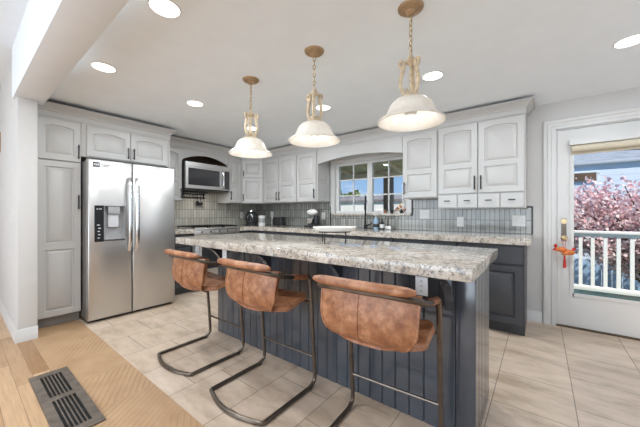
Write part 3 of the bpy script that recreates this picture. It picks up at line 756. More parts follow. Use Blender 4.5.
bm = nb(); box(bm, -3.9551, -3.952, 2.25, 2.80, 0.32, 0.66); obj('oven_window', bm, 'dark_glass', od, smooth=0)
bm = nb(); tube(bm, [(-3.92, 2.2, 0.75), (-3.92, 2.85, 0.75)], 0.011, 8)
for y in (2.22, 2.83): tube(bm, [(-3.955, y, 0.75), (-3.92, y, 0.75)], 0.009, 8)
obj('handle', bm, 'chrome', od)
for y0 in (2.15, 2.405, 2.66):
    bm = nb()
    for k in range(4): box(bm, -4.50, -4.02, y0+k*0.075, y0+k*0.075+0.014, 0.946, 0.960)
    for x in (-4.50, -4.27, -4.034): box(bm, x, x+0.014, y0, y0+0.239, 0.944, 0.958)
    for x in (-4.50, -4.034):
        for y in (y0, y0+0.225): box(bm, x, x+0.014, y, y+0.014, 0.929, 0.946)
    obj('grate', bm, 'black_metal', t, smooth=0)

# ------------------------------------------------------------------ bar stools
def make_stool(label):
    t = thing('bar_stool', label, 'bar stool', (0, 0, 0), 'leather bar stools at the island')
    bm = nb(); hw = 0.248
    def side(s):
        return [(s*hw, 0.165, 0.722), (s*hw, 0.205, 0.40), (s*hw, 0.222, 0.10), (s*hw, 0.215, 0.045), (s*hw, 0.175, 0.012)]
    # floor runner: flat bar with bowed rear
    L = smooth_path([(-hw, 0.172, 0.725), (-hw, 0.19, 0.55), (-hw, 0.21, 0.30), (-hw, 0.225, 0.09), (-hw, 0.217, 0.038), (-hw, 0.175, 0.013)], 4)
    base_pts = [(-hw, -0.10, 0.013), (-hw, -0.222, 0.013), (-hw+0.006, -0.230, 0.013)]
    bow = [(-hw+0.012+(2*hw-0.024)*k/10, -0.228-0.055*(1-(2*k/10-1)**2), 0.013) for k in range(1, 10)]
    path = [tuple(p) for p in L] + base_pts + bow
    mir = [(-p[0], p[1], p[2]) for p in reversed([tuple(q) for q in L] + base_pts)]
    tube(bm, path + mir, 0.0128, 8)
    # arm and back rail, one bent tube
    arm = smooth_path([(-hw, 0.176, 0.715), (-hw, 0.165, 0.735), (-hw, 0.13, 0.742), (-hw-0.004, 0.0, 0.765), (-hw-0.006, -0.08, 0.782), (-hw+0.008, -0.130, 0.799), (-hw+0.05, -0.160, 0.809), (-hw+0.12, -0.171, 0.814), (0, -0.176, 0.814)], 5)
    arm = [tuple(p) for p in arm]
    tube(bm, arm + [(-p[0], p[1], p[2]) for p in reversed(arm[:-1])], 0.0138, 8)
    tube(bm, [(-hw, 0.190, 0.565), (hw, 0.190, 0.565)], 0.009, 8)
    obj('frame', bm, 'bronze_metal', t)
    bm = nb(); tube(bm, [(-hw, 0.217, 0.20), (hw, 0.217, 0.20)], 0.008, 8); obj('foot_rail', bm, 'bronze_metal', t)
    # leather shell: backrest
    def yb(tt): return -0.128 - 0.026*math.sin(PI*min(1, tt*0.9))
    def backpt(s, tt):
        # s -1..1, tt 0 top .. 1 bottom
        w = 0.243 - 0.015*tt - 0.11*max(0, (tt-0.5)/0.5)**2.2
        z = 0.815 - 0.283*tt
        y = yb(tt) + 0.028*abs(s)**2.5 + 0.085*max(0, (tt-0.72)/0.28)**2
        return Vector((s*w, y, z))
    def shell(fn, nu, nv, th, nrm):
        bm = nb(); A = []; B = []
        for j in range(nv+1):
            A.append([]); B.append([])
            for i in range(nu+1):
                s, tt = 2*i/nu-1, j/nv
                p = fn(s, tt); e = 1e-3
                du = fn(min(1, s+e), tt)-fn(max(-1, s-e), tt); dv = fn(s, min(1, tt+e))-fn(s, max(0, tt-e))
                nn = du.cross(dv).normalized()
                if nn.dot(nrm) < 0: nn = -nn
                A[-1].append(bm.verts.new(p)); B[-1].append(bm.verts.new(p+nn*th))
        for j in range(nv):
            for i in range(nu):
                bm.faces.new((A[j][i], A[j][i+1], A[j+1][i+1], A[j+1][i])); bm.faces.new((B[j][i], B[j+1][i], B[j+1][i+1], B[j][i+1]))
        for j in range(nv):
            for i in (0, nu): bm.faces.new((A[j][i], A[j+1][i], B[j+1][i], B[j][i]))
        for i in range(nu):
            for j in (0, nv): bm.faces.new((A[j][i], A[j][i+1], B[j][i+1], B[j][i]))
        return bm
    bk = obj('backrest', shell(backpt, 16, 12, 0.026, Vector((0, 1, 0))), 'leather', t, smooth=60)
    bm = nb()
    tube(bm, [backpt(-0.10, k/12)+Vector((0, -0.0015, 0)) for k in range(1, 12)], 0.003, 6); obj('seam', bm, 'leather', bk)
    for s in (-0.985, 0.985):
        bm = nb(); tube(bm, [backpt(s, k/12) for k in range(0, 13)], 0.0055, 6); obj('edge_piping', bm, 'leather', bk)
    # seat
    def seatpt(s, tt):
        y = -0.115 + 0.295*tt
        w = 0.135 + 0.105*min(1, (tt/0.35))**0.7 if tt < 0.35 else 0.24
        w = w - 0.03*max(0, (tt-0.85)/0.15)**2
        z = 0.541 + 0.018*abs(s)**3 + 0.045*max(0, tt-0.3)/0.7 + 0.012*max(0, (0.3-tt)/0.3)
        return Vector((s*w, y, z))
    obj('seat', shell(seatpt, 14, 14, 0.030, Vector((0, 0, 1))), 'leather', t, smooth=60)
    # rolled pad along the top of the back
    bm = nb(); pts = []; rad = []
    for k in range(17):
        s = 2*k/16-1
        pts.append((s*0.240, -0.186+0.012*abs(s)**2.5, 0.842)); rad.append(0.0245*(1-0.5*abs(s)**12))
    tube(bm, pts, rad, 12, flat=(0.85, 1.25)); obj('back_pad', bm, 'leather', t, smooth=60)
    for s in (-1, 1):
        bm = nb()
        tube(bm, smooth_path([(s*hw, 0.135, 0.7415), (s*(hw+0.002), 0.08, 0.751), (s*(hw+0.003), 0.01, 0.7635)], 4), 0.0175, 10); obj('arm_wrap', bm, 'leather', t, smooth=60)
    for s in (-1, 1):
        bm = nb(); tube(bm, [(s*hw, 0.168, 0.006), (s*hw, 0.19, 0.006)], 0.010, 8); obj('floor_glide', bm, 'dark_plastic', t)
    return t
stool = make_stool('tan leather bar stool nearest the refrigerator end of the island')
SX = [(-2.20, 1.25, 0), (-1.437, 1.25, 0.5), (-0.628, 1.25, 3.0)]
lab = [None, 'middle tan leather bar stool of the three along the island', 'tan leather bar stool at the island end nearest the glazed door']
for i, (x, y, r) in enumerate(SX):
    o = stool if i == 0 else copy_tree(stool)
    o.location = (x, y, 0); o.rotation_euler = (0, 0, math.radians(r))
    if lab[i]: o['label'] = lab[i]

# ------------------------------------------------------------------ pendant lamps
def make_pendant(label):
    t = thing('pendant_lamp', label, 'pendant lamp', (0, 0, 0), 'alabaster pendants over the island')      # origin at ceiling
    bm = nb(); lathe(bm, [(0.012, -0.042), (0.022, -0.036), (0.03, -0.022), (0.058, -0.016), (0.068, -0.008), (0.070, 0.0)], seg=28); obj('ceiling_canopy', bm, 'gold_paint', t)
    bm = nb(); z = -0.04; k = 0; rl = 0.017
    while z > -0.265:
        c = z - rl
        pts = [((rl*0.55*math.cos(a) if k % 2 == 0 else 0), (0 if k % 2 == 0 else rl*0.55*math.cos(a)), c + rl*math.sin(a)) for a in [2*PI*q/10 for q in range(10)]]
        tube(bm, pts, 0.0030, 5, closed=True); z -= 2*rl-0.006; k += 1
    obj('chain', bm, 'brass', t)
    bm = nb(); lathe(bm, [(0.004, -0.262), (0.012, -0.268), (0.018, -0.282), (0.026, -0.293), (0.030, -0.303), (0.022, -0.312), (0.012, -0.318), (0.007, -0.32), (0.007, -0.48), (0.02, -0.486), (0.052, -0.492), (0.058, -0.500), (0.05, -0.508)], seg=20)
    st = obj('stem', bm, 'ivory_gold', t)
    for q in range(3):
        a = 2*PI*q/3 + 0.55; ca, sa = math.cos(a), math.sin(a)
        prof = [(0.052, -0.328), (0.062, -0.318), (0.066, -0.304), (0.056, -0.295), (0.043, -0.300), (0.040, -0.318), (0.050, -0.345), (0.058, -0.375), (0.058, -0.405), (0.046, -0.432), (0.030, -0.445), (0.018, -0.438), (0.020, -0.424), (0.032, -0.424)]
        pts = smooth_path([(r*0.93*ca, r*0.93*sa, -0.302+(z+0.295)*1.22) for r, z in prof], 4); n = len(pts)
        bm = nb(); tube(bm, pts, [0.0072 + 0.0042*math.sin(PI*i/(n-1)) for i in range(n)], 8); obj('scroll', bm, 'ivory_gold', t)
    # bell shade with real thickness
    outer = [(0.035, -0.502), (0.060, -0.506), (0.090, -0.518), (0.112, -0.540), (0.124, -0.566), (0.132, -0.588), (0.146, -0.605), (0.165, -0.618), (0.181, -0.632)]
    inner = [(r-0.006, z-0.006) for r, z in reversed(outer)]
    bm = nb(); prof = outer + [(0.182, -0.637), (0.178, -0.639)] + inner
    lathe(bm, prof, seg=40, cap0=False, cap1=False); obj('shade', bm, 'alabaster', t, smooth=60)
    bm = nb(); lathe(bm, [(0.014, -0.510), (0.016, -0.515), (0.016, -0.55), (0.012, -0.553)], seg=12); sk = obj('socket', bm, 'white_plastic', t)
    bm = nb(); ball(bm, (0, 0, -0.582), 0.034, sub=3); obj('bulb', bm, 'bulb_glass', sk, smooth=80)
    d = bpy.data.lights.new('pendant_glow', 'POINT'); d.energy = PENDANT_W; d.shadow_soft_size = 0.03; d.color = (1.0, 0.98, 0.95)
    for q in range(1):
        lo = bpy.data.objects.new('pendant_glow', d); COL.objects.link(lo); lo.parent = t; lo.location = (0.0, 0.0, -0.628)
    return t
pend = make_pendant('alabaster pendant lamp farthest from the glazed door, over the stool nearest the refrigerator')
for i, (x, l) in enumerate(((-1.96, None), (-1.262, 'middle alabaster pendant lamp of the row over the island'), (-0.572, 'alabaster pendant lamp over the island end nearest the glazed door'))):
    o = pend if i == 0 else copy_tree(pend)
    o.location = (x, 1.56, KZ); o.rotation_euler = (0, 0, i*0.55)
    if l: o['label'] = l

# ------------------------------------------------------------------ recessed ceiling lights
def make_can(label):
    t = thing('recessed_light', label, 'ceiling light', (0, 0, 0), 'round recessed ceiling lights')
    bm = nb(); lathe(bm, [(0.074, -0.001), (0.076, -0.006), (0.080, -0.005), (0.083, 0.0)], seg=28, cap0=False, cap1=False); obj('trim_ring', bm, 'trim_paint', t)
    bm = nb(); lathe(bm, [(0.0005, -0.004), (0.074, -0.004), (0.075, 0.0)], seg=28); obj('diffuser', bm, 'lamp_diffuser', t)
    d = bpy.data.lights.new('recessed_beam', 'AREA'); d.shape = 'DISK'; d.size = 0.12; d.energy = LAMP_W; d.color = (0.87, 0.945, 1.0)
    lo = bpy.data.objects.new('recessed_beam', d); COL.objects.link(lo); lo.parent = t; lo.location = (0, 0, -0.012)
    return t
can = make_can('bright round recessed light nearest the beam, in front of the refrigerator')
cans = [((-2.70, 0.72, KZ), None), ((-1.65, 0.72, KZ), 'round recessed light cut by the top of the picture near the beam'),
        ((-2.84, 1.54, KZ), 'round recessed light between the refrigerator and the farthest pendant'),
        ((-0.71, 2.44, KZ), 'round recessed light behind the pendant nearest the glazed door'),
        ((0.47, 2.75, KZ), 'round recessed light in the corner before the glazed door, cut by the picture edge'),
        ((-3.06, 2.46, KZ), 'round recessed light seen through the scrolls of the farthest pendant'),
        ((-1.855, 2.445, KZ), 'round recessed light beside the scrolls of the middle pendant'),
        ((-4.6, -1.4, LZ), 'added unseen round recessed light in the living room ceiling by the far window'),  # living room lamps are added out of view to brighten the room
        ((-2.0, -1.4, LZ), 'added unseen round recessed light in the middle of the living room ceiling'),
        ((0.6, -1.4, LZ), 'added unseen round recessed light in the living room ceiling by the side wall')]
for i, (p, l) in enumerate(cans):
    o = can if i == 0 else copy_tree(can)
    o.location = p
    if l: o['label'] = l

# ------------------------------------------------------------------ floor register
t = thing('floor_register', 'grey brown slotted floor register set in the oak floor', 'floor vent', (-2.36, 0.418, 0))
bm = nb()
rx0, rx1, ry0, ry1 = -2.80, -1.91, 0.318, 0.52
for a in ((rx0, -2.735, ry0, ry1), (-2.395, -2.345, ry0, ry1), (-1.975, rx1, ry0, ry1), (-2.735, -2.395, ry0, 0.364), (-2.735, -2.395, 0.476, ry1), (-2.345, -1.975, ry0, 0.364), (-2.345, -1.975, 0.476, ry1)): box(bm, a[0], a[1], a[2], a[3], 0.001, 0.009)
obj('frame', bm, 'register_metal', t, smooth=0)
bm = nb()
for x0, x1 in ((-2.735, -2.395), (-2.345, -1.975)):
    for k in range(1, 6): box(bm, x0, x1, 0.364+0.112*k/6-0.0028, 0.364+0.112*k/6+0.0028, 0.002, 0.007)
obj('louvre', bm, 'register_metal', t, smooth=0)
bm = nb(); box(bm, -2.74, -1.97, 0.36, 0.48, 0.0008, 0.0018); obj('duct_shade', bm, 'panel_black', t, smooth=0)  # black sheet stands in for the shade inside the duct

# ------------------------------------------------------------------ roller blind, door charm
t = thing('roller_blind', 'cream roller blind rolled up at the top of the glazed door', 'blind', (0.58, YW, 1.75))
bm = nb(); fbox(bm, FDR, 0.225, 0.945, 1.825, 1.885, 0.055, 0.115); obj('cassette', bm, 'trim_paint', t, smooth=0)
bm = nb(); tube(bm, [FDR(0.24, 1.79, 0.085), FDR(0.93, 1.79, 0.085)], 0.033, 16); fbox(bm, FDR, 0.245, 0.925, 1.742, 1.79, 0.054, 0.0565); obj('rolled_fabric', bm, 'cream_fabric', t)
bm = nb(); fbox(bm, FDR, 0.245, 0.925, 1.735, 1.748, 0.051, 0.06); obj('hem_bar', bm, 'cream_fabric', t, smooth=0)
t = thing('door_charm', 'red and orange stuffed charm with red tassel hanging from door knob', 'ornament', (0.19, YW-0.05, 0.6))
yc = YW-0.072
bm = nb(); tube(bm, smooth_path([(0.185, YW-0.035, 0.925), (0.165, YW-0.045, 0.90), (0.178, YW-0.06, 0.82), (0.19, yc, 0.80), (0.195, YW-0.055, 0.85), (0.205, YW-0.045, 0.90), (0.185, YW-0.035, 0.928)], 5), 0.002, 5); obj('cord', bm, 'red_cloth', t)
bm = nb(); ball(bm, (0.16, yc, 0.79), 0.034, (1.5, 0.8, 0.75)); ball(bm, (0.225, yc+0.006, 0.765), 0.034, (1.25, 0.8, 0.8)); ball(bm, (0.192, yc-0.012, 0.755), 0.026, (1.2, 0.8, 0.8))
bm2 = nb(); obj('stuffed_body', bm, 'orange_cloth', t, smooth=80); bm2.free()
bm = nb(); lathe(bm, [(0.002, 0.045), (0.016, 0.03), (0.006, 0.005), (0.026, -0.02)], (0.118, yc, 0.80), 8); obj('tail', bm, 'red_cloth', t)
bm = nb(); ball(bm, (0.255, yc, 0.80), 0.012, (1.2, 0.5, 1.4)); obj('fin', bm, 'red_cloth', t)
bm = nb(); lathe(bm, [(0.001, 0.735), (0.008, 0.725), (0.007, 0.70), (0.010, 0.69), (0.013, 0.61), (0.001, 0.608)], (0.187, yc, 0), 10); obj('tassel', bm, 'red_cloth', t)

# ------------------------------------------------------------------ switches and outlets
def plate(name, label, F, u, v, w, h, kind, cat):
    p = F(u, v, 0); t = thing(name, label, cat, (p[0], p[1], v), None)
    bm = nb(); fbox(bm, F, u-w/2, u+w/2, v-h/2, v+h/2, 0.0, 0.006); obj('cover_plate', bm, 'white_plastic', t, smooth=0)
    n = max(1, round(w/0.07))
    for k in range(n):
        uc = u-w/2+w*(k+0.5)/n; bm = nb()
        if kind == 'outlet':
            for dv in (-0.02, 0.02): fbox(bm, F, uc-0.014, uc+0.014, v+dv-0.013, v+dv+0.013, 0.006, 0.0075)
            obj('socket', bm, 'label_white', t, smooth=0)
        else:
            fbox(bm, F, uc-0.015, uc+0.015, v-0.032, v+0.032, 0.006, 0.010); obj('rocker', bm, 'label_white', t, smooth=0)
FS = frame((0, YW-0.008, 0), (1, 0, 0), (0, -1, 0)); FSL = frame((XL+0.008, 0, 0), (0, 1, 0), (1, 0, 0))
plate('light_switch', 'double white light switch on the tile nearest the glazed door', FS, -0.19, 1.07, 0.118, 0.118, 'switch', 'switch')
plate('power_outlet', 'white power outlet under the small drawers of the wall cabinet', FS, -0.775, 1.05, 0.073, 0.118, 'outlet', 'outlet')
plate('wide_outlet', 'wide white outlet plate on the tile just right of the window', FS, -1.20, 1.14, 0.118, 0.118, 'outlet', 'outlet')
plate('power_outlet', 'white outlet between the window edge strip and the mixer', FS, -2.87, 1.11, 0.073, 0.118, 'outlet', 'outlet')
plate('power_outlet', 'white outlet with plugs above the black toaster', FS, -4.12, 1.13, 0.073, 0.118, 'outlet', 'outlet')
plate('power_outlet', 'white outlet on the range wall beside the coffee maker', FSL, 3.43, 1.12, 0.073, 0.118, 'outlet', 'outlet')
FN = frame((0, 0.348, 0), (1, 0, 0), (0, -1, 0))
plate('light_switch', 'small white switch on the living room side of the divider wall', FN, -4.06, 1.16, 0.073, 0.118, 'switch', 'switch')
t = thing('picture_frame', 'small brown frame on the divider wall, cut by the picture edge', 'picture frame', (-5.18, 0.335, 1.8))
bm = nb(); fbox(bm, FN, -5.40, -5.12, 1.89, 2.13, 0.0, 0.02); obj('wood_border', bm, 'gold_paint', t, smooth=0)
bm = nb(); fbox(bm, FN, -5.37, -5.15, 1.92, 2.10, 0.02, 0.021); obj('picture', bm, 'cream_fabric', t, smooth=0)

# ------------------------------------------------------------------ things on the worktops
CZ = 0.9265
bm = nb()
t = thing('serving_dish', 'shallow white oval dish on a black wire stand on the island', 'dish', (-1.14, 1.72, 0.933))
bx, by = -1.185, 1.70; rot = 0.66
def dp(r, z, k, n=36, e=1.9): 
    a = 2*PI*k/n; x, y = 0.158*r*math.cos(a), 0.100*r*math.sin(a)
    return (bx+x*math.cos(rot)-y*math.sin(rot), by+x*math.sin(rot)+y*math.cos(rot), z)
rings = [[dp(r, z, k) for k in range(36)] for r, z in ((0.05, 1.029), (0.74, 1.031), (0.90, 1.040), (1.0, 1.054), (1.02, 1.052), (0.93, 1.034), (0.76, 1.021), (0.05, 1.020))]
bm = nb(); ring_loft(bm, rings); obj('bowl', bm, 'white_ceramic', t, smooth=60)
bm = nb(); tube(bm, [dp(0.72, 1.0175, k) for k in range(36)], 0.0035, 6, closed=True)
for k in (4, 14, 23, 31):
    p = dp(0.72, 1.0175, k); tube(bm, [p, (p[0], p[1], 0.936)], 0.0035, 6)
obj('wire_stand', bm, 'black_metal', t)
# coffee maker in the corner
t = thing('coffee_maker', 'black rounded coffee maker with chrome lid in the worktop corner', 'coffee maker', (-4.28, 3.42, 0.9265))
cx, cy = -4.28, 3.42
bm = nb(); lathe(bm, [(r*1.18, z*1.18) for r, z in [(0.001, 0), (0.095, 0.0), (0.098, 0.02), (0.092, 0.03), (0.085, 0.035), (0.001, 0.035)]], (cx, cy, CZ), 24); obj('base', bm, 'dark_plastic', t)
bm = nb(); lathe(bm, [(r*1.18, z*1.18) for r, z in [(0.08, 0.036), (0.098, 0.10), (0.09, 0.17), (0.062, 0.215), (0.055, 0.22)]], (cx, cy, CZ), 24); obj('carafe', bm, 'dark_glass', t)
bm = nb(); lathe(bm, [(r*1.18, z*1.18) for r, z in [(0.056, 0.22), (0.05, 0.238), (0.02, 0.245), (0.008, 0.262), (0.001, 0.264)]], (cx, cy, CZ), 24); obj('lid', bm, 'chrome', t)
bm = nb(); tube(bm, smooth_path([(cx+0.05, cy-0.06, CZ+0.19), (cx+0.09, cy-0.10, CZ+0.17), (cx+0.09, cy-0.10, CZ+0.10), (cx+0.06, cy-0.07, CZ+0.06)], 5), 0.012, 8); obj('handle', bm, 'dark_plastic', t)
t = thing('canister', 'white canister with grey band standing beside the coffee maker', 'canister', (-3.985, 3.42, 0.9265))
cx, cy = -3.985, 3.42
bm = nb(); lathe(bm, [(0.001, 0), (0.058, 0.0), (0.06, 0.01), (0.06, 0.155), (0.055, 0.16)], (cx, cy, CZ), 24); obj('jar', bm, 'white_plastic', t)
bm = nb(); lathe(bm, [(0.061, 0.06), (0.0615, 0.062), (0.0615, 0.138), (0.061, 0.14)], (cx, cy, CZ), 24, cap0=False, cap1=False); obj('band', bm, 'grey_plastic', t)
bm = nb(); lathe(bm, [(0.064, 0.158), (0.066, 0.165), (0.066, 0.185), (0.001, 0.19)], (cx, cy, CZ), 24); obj('lid', bm, 'white_plastic', t)
t = thing('toaster', 'black toaster with chrome end on the worktop under the plugs', 'toaster', (-3.62, 3.55, 0.9265))
bm = nb(); box(bm, -3.76, -3.55, 3.47, 3.60, CZ+0.008, CZ+0.165, 0.02, seg=3); obj('body', bm, 'dark_plastic', t)
bm = nb(); box(bm, -3.80, -3.762, 3.475, 3.595, CZ, CZ+0.15, 0.008); obj('end_cap', bm, 'chrome', t)
bm = nb(); box(bm, -3.73, -3.58, 3.505, 3.52, CZ+0.163, CZ+0.167); box(bm, -3.73, -3.58, 3.55, 3.565, CZ+0.163, CZ+0.167); obj('slot', bm, 'chrome', t, smooth=0)
t = thing('stand_mixer', 'white and black stand mixer on the worktop beside the window', 'mixer', (-2.93, 3.58, 0.9265))
bm = nb(); box(bm, -3.05, -2.81, 3.50, 3.66, CZ, CZ+0.035, 0.012); box(bm, -2.88, -2.81, 3.53, 3.63, CZ+0.03, CZ+0.20, 0.02); obj('stand', bm, 'dark_plastic', t)
bm = nb(); ball(bm, (-2.94, 3.58, CZ+0.245), 0.062, (1.7, 0.9, 0.8), 3); obj('motor_head', bm, 'white_ceramic', t, smooth=80)
bm = nb(); lathe(bm, [(0.035, 0.036), (0.055, 0.05), (0.072, 0.09), (0.078, 0.145), (0.075, 0.147), (0.069, 0.09), (0.05, 0.055)], (-2.97, 3.58, CZ), 24, cap1=False); obj('mixing_bowl', bm, 'chrome', t)
# faucet
t = thing('kitchen_faucet', 'tall black pull down kitchen faucet in front of the window', 'faucet', (-2.03, 3.68, 0.9265))
bm = nb(); tube(bm, [(-2.03, 3.70, CZ), (-2.03, 3.70, CZ+0.06)], 0.024, 14); tube(bm, smooth_path([(-2.03, 3.70, CZ+0.05), (-2.03, 3.70, CZ+0.36), (-2.02, 3.68, CZ+0.44), (-1.98, 3.61, CZ+0.47), (-1.945, 3.545, CZ+0.44), (-1.938, 3.53, CZ+0.37)], 6), 0.0125, 10); obj('spout', bm, 'black_metal', t)
bm = nb(); tube(bm, [(-1.938, 3.53, CZ+0.375), (-1.937, 3.528, CZ+0.27)], [0.015, 0.018], 12); obj('spray_head', bm, 'black_metal', t)
bm = nb(); tube(bm, [(-2.005, 3.70, CZ+0.05), (-1.95, 3.69, CZ+0.065), (-1.91, 3.685, CZ+0.10)], [0.012, 0.009, 0.006], 8); obj('lever', bm, 'black_metal', t)
t = thing('soap_bottle', 'clear bluish soap bottle with pump beside the black faucet', 'bottle', (-1.86, 3.70, 0.9265))
bm = nb(); lathe(bm, [(0.001, 0), (0.036, 0.0), (0.038, 0.01), (0.038, 0.11), (0.03, 0.14), (0.014, 0.155), (0.014, 0.165)], (-1.86, 3.70, CZ), 18); obj('body', bm, 'soap_blue', t)
bm = nb(); lathe(bm, [(0.039, 0.03), (0.0395, 0.032), (0.0395, 0.075), (0.039, 0.077)], (-1.86, 3.70, CZ), 18, cap0=False, cap1=False); obj('label_band', bm, 'dark_plastic', t)
bm = nb(); tube(bm, [(-1.86, 3.70, CZ+0.163), (-1.86, 3.70, CZ+0.205), ], 0.006, 8); tube(bm, [(-1.86, 3.71, CZ+0.205), (-1.86, 3.655, CZ+0.20)], 0.007, 8); obj('pump', bm, 'white_plastic', t)
t = thing('dark_bottle', 'small dark bottle with white label next to the soap bottle', 'bottle', (-1.765, 3.70, 0.9265))
bm = nb(); lathe(bm, [(0.001, 0), (0.03, 0.0), (0.032, 0.01), (0.032, 0.085), (0.012, 0.115), (0.012, 0.15), (0.001, 0.152)], (-1.765, 3.70, CZ), 16); obj('body', bm, 'dark_glass', t)
bm = nb(); lathe(bm, [(0.0325, 0.02), (0.033, 0.022), (0.033, 0.07), (0.0325, 0.072)], (-1.765, 3.70, CZ), 16, cap0=False, cap1=False); obj('paper_label', bm, 'label_white', t)
t = thing('scrub_caddy', 'low metal sponge caddy at the end of the sink bottles', 'caddy', (-1.66, 3.69, 0.9265))
bm = nb(); box(bm, -1.71, -1.62, 3.66, 3.73, CZ, CZ+0.05, 0.006); obj('tray', bm, 'stainless', t)
bm = nb(); tube(bm, [(-1.68, 3.70, CZ+0.05), (-1.67, 3.69, CZ+0.14)], [0.006, 0.012], 8); obj('brush', bm, 'dark_plastic', t)
# window sill plants
SZ = WZ0+0.002
for k, (x, l, g) in enumerate(((-1.76, 'little terracotta pot with seedlings on the window sill above the soap', 'leaves'), (-1.66, 'little dark pot on the window sill between two pots', 'dark_leaves'), (-1.52, 'little pot with dark leaves on the sill beside the wall cabinet', 'dark_leaves'))):
    t = thing('sill_pot', l, 'plant pot', (x, YW-0.012, SZ))
    bm = nb(); lathe(bm, [(0.001, 0), (0.018, 0.0), (0.024, 0.035), (0.027, 0.036), (0.027, 0.044), (0.02, 0.042), (0.001, 0.038)], (x, YW-0.012, SZ), 14); obj('pot', bm, 'terracotta' if k == 0 else 'dark_plastic', t)
    bm = nb()
    for q in range(14):
        a = random.random()*2*PI; r = random.uniform(0.006, 0.026); z = SZ+random.uniform(0.04, 0.062)
        ball(bm, (x+r*math.cos(a), YW-0.012+r*math.sin(a), z), 0.008, (1.4, 0.8, 0.5), 1)
    tube(bm, [(x, YW-0.012, SZ+0.035), (x, YW-0.012, SZ+0.06)], 0.003, 5)
    obj('foliage', bm, g, t)['kind'] = 'stuff'
# utensil rail below the microwave
t = thing('utensil_rail', 'black wall rack below the microwave on the range wall', 'rack', (-4.58, 2.45, 1.40))
bm = nb(); xw = XL+0.008
for z in (1.475, 1.415): tube(bm, [(xw+0.03, 2.26, z), (xw+0.03, 2.66, z)], 0.008, 8)
for y in (2.28, 2.64):
    box(bm, xw, xw+0.006, y-0.012, y+0.012, 1.40, 1.50); tube(bm, [(xw, y, 1.475), (xw+0.03, y, 1.475)], 0.006, 6); tube(bm, [(xw, y, 1.415), (xw+0.03, y, 1.415)], 0.006, 6)
for k in range(8): tube(bm, [(xw+0.03, 2.29+k*0.046, 1.415), (xw+0.03, 2.29+k*0.046, 1.475)], 0.004, 6)
obj('rack_bars', bm, 'black_metal', t)
bm = nb(); box(bm, xw, xw+0.08, 2.2, 2.68, 1.495, 1.51, 0.003); obj('shelf', bm, 'dark_plastic', t)
t = thing('hanging_ladle', 'black ladle hanging from the wall rack below the microwave', 'utensil', (-4.55, 2.56, 1.3))
bm = nb(); tube(bm, smooth_path([(xw+0.046, 2.56, 1.43), (xw+0.05, 2.56, 1.42), (xw+0.05, 2.56, 1.40), (xw+0.05, 2.56, 1.34)], 4), 0.006, 6); obj('handle', bm, 'black_metal', t)
bm = nb(); ball(bm, (xw+0.055, 2.56, 1.315), 0.04, (0.7, 1.0, 0.75)); obj('scoop', bm, 'black_metal', t, smooth=80)
t = thing('hanging_spatula', 'black spatula hanging beside the ladle on the wall rack', 'utensil', (-4.55, 2.5, 1.3))
bm = nb(); tube(bm, [(xw+0.036, 2.505, 1.43), (xw+0.048, 2.505, 1.42), (xw+0.05, 2.505, 1.36)], 0.005, 6); obj('handle', bm, 'black_metal', t)
bm = nb(); box(bm, xw+0.046, xw+0.052, 2.48, 2.53, 1.29, 1.362, 0.003); obj('blade', bm, 'black_metal', t)
# fill light added under the microwave to brighten the tile; no fixture there
d = bpy.data.lights.new('cooktop_fill', 'AREA'); d.shape = 'RECTANGLE'; d.size = 0.10; d.size_y = 0.40; d.energy = 1.6; d.color = (1.0, 0.93, 0.84)
lo = bpy.data.objects.new('cooktop_fill', d); COL.objects.link(lo); lo.location = (-4.33, 2.49, 1.512)
# under-cabinet lamp cords
for y, z0, z1, l in ((3.06, 1.325, 1.13, 'thin white cord dangling under the slim wall cabinet'), (3.33, 1.325, 1.0, 'thin white cord running from corner cabinet down to the outlet')):
    bm = nb(); tube(bm, smooth_path([(XL+0.014, y, 1.334), (XL+0.014, y+0.02, (z0+z1)/2), (XL+0.014, y-0.015, z1+0.05), (XL+0.014, y+0.03, z1)], 5), 0.004, 6)
    tag(obj('lamp_cord', bm, 'white_plastic', loc=(XL+0.014, y, z1)), l, 'cord')

# ------------------------------------------------------------------ outside
bm = nb(); box(bm, -40, 30, 4.0, 60, -1.2, -1.1); struct('ground', bm, 'grass', smooth=0)
bm = nb(); box(bm, -8, 3, YW+0.145, 6.25, -0.14, -0.05)
struct('deck_floor', bm, 'deck_green', smooth=0)
t = thing('balcony_railing', 'white wooden deck railing with square balusters outside the glazed door', 'railing', (0.8, 5.55, -0.05))
bm = nb(); box(bm, -0.6, 2.6, 5.50, 5.60, 0.865, 0.905, 0.006); box(bm, -0.6, 2.6, 5.53, 5.57, 0.82, 0.865); obj('top_rail', bm, 'rail_white', t)
bm = nb(); box(bm, -0.6, 2.6, 5.525, 5.575, 0.055, 0.125, 0.004); obj('bottom_rail', bm, 'rail_white', t)
for k in range(24):
    x = -0.44+0.1275*k; bm = nb(); box(bm, x-0.02, x+0.02, 5.53, 5.57, 0.124, 0.821); obj('baluster', bm, 'rail_white', t, smooth=0)
for x in (-0.6, 2.6):
    bm = nb(); box(bm, x-0.05, x+0.05, 5.50, 5.60, -0.05, 0.95, 0.005); obj('post', bm, 'rail_white', t)
t = thing('wooden_fence', 'weathered blue board fence behind the cherry tree', 'fence', (1.5, 8.2, -1.1))
bm = nb()
for k in range(60):
    x = -2.0+0.15*k; box(bm, x, x+0.138, 8.2+random.uniform(-0.004, 0.004), 8.225, -1.1, 0.18+random.uniform(-0.01, 0.01))
obj('board_panel', bm, 'fence_blue', t, smooth=0)
bm = nb(); box(bm, -2.0, 7.0, 8.226, 8.27, 0.0, 0.09); box(bm, -2.0, 7.0, 8.226, 8.27, -0.8, -0.71); obj('rail', bm, 'fence_blue', t, smooth=0)
t = thing('neighbour_house', 'blue clapboard house with grey roof beyond the cherry tree', 'house', (4, 11, -1.1))
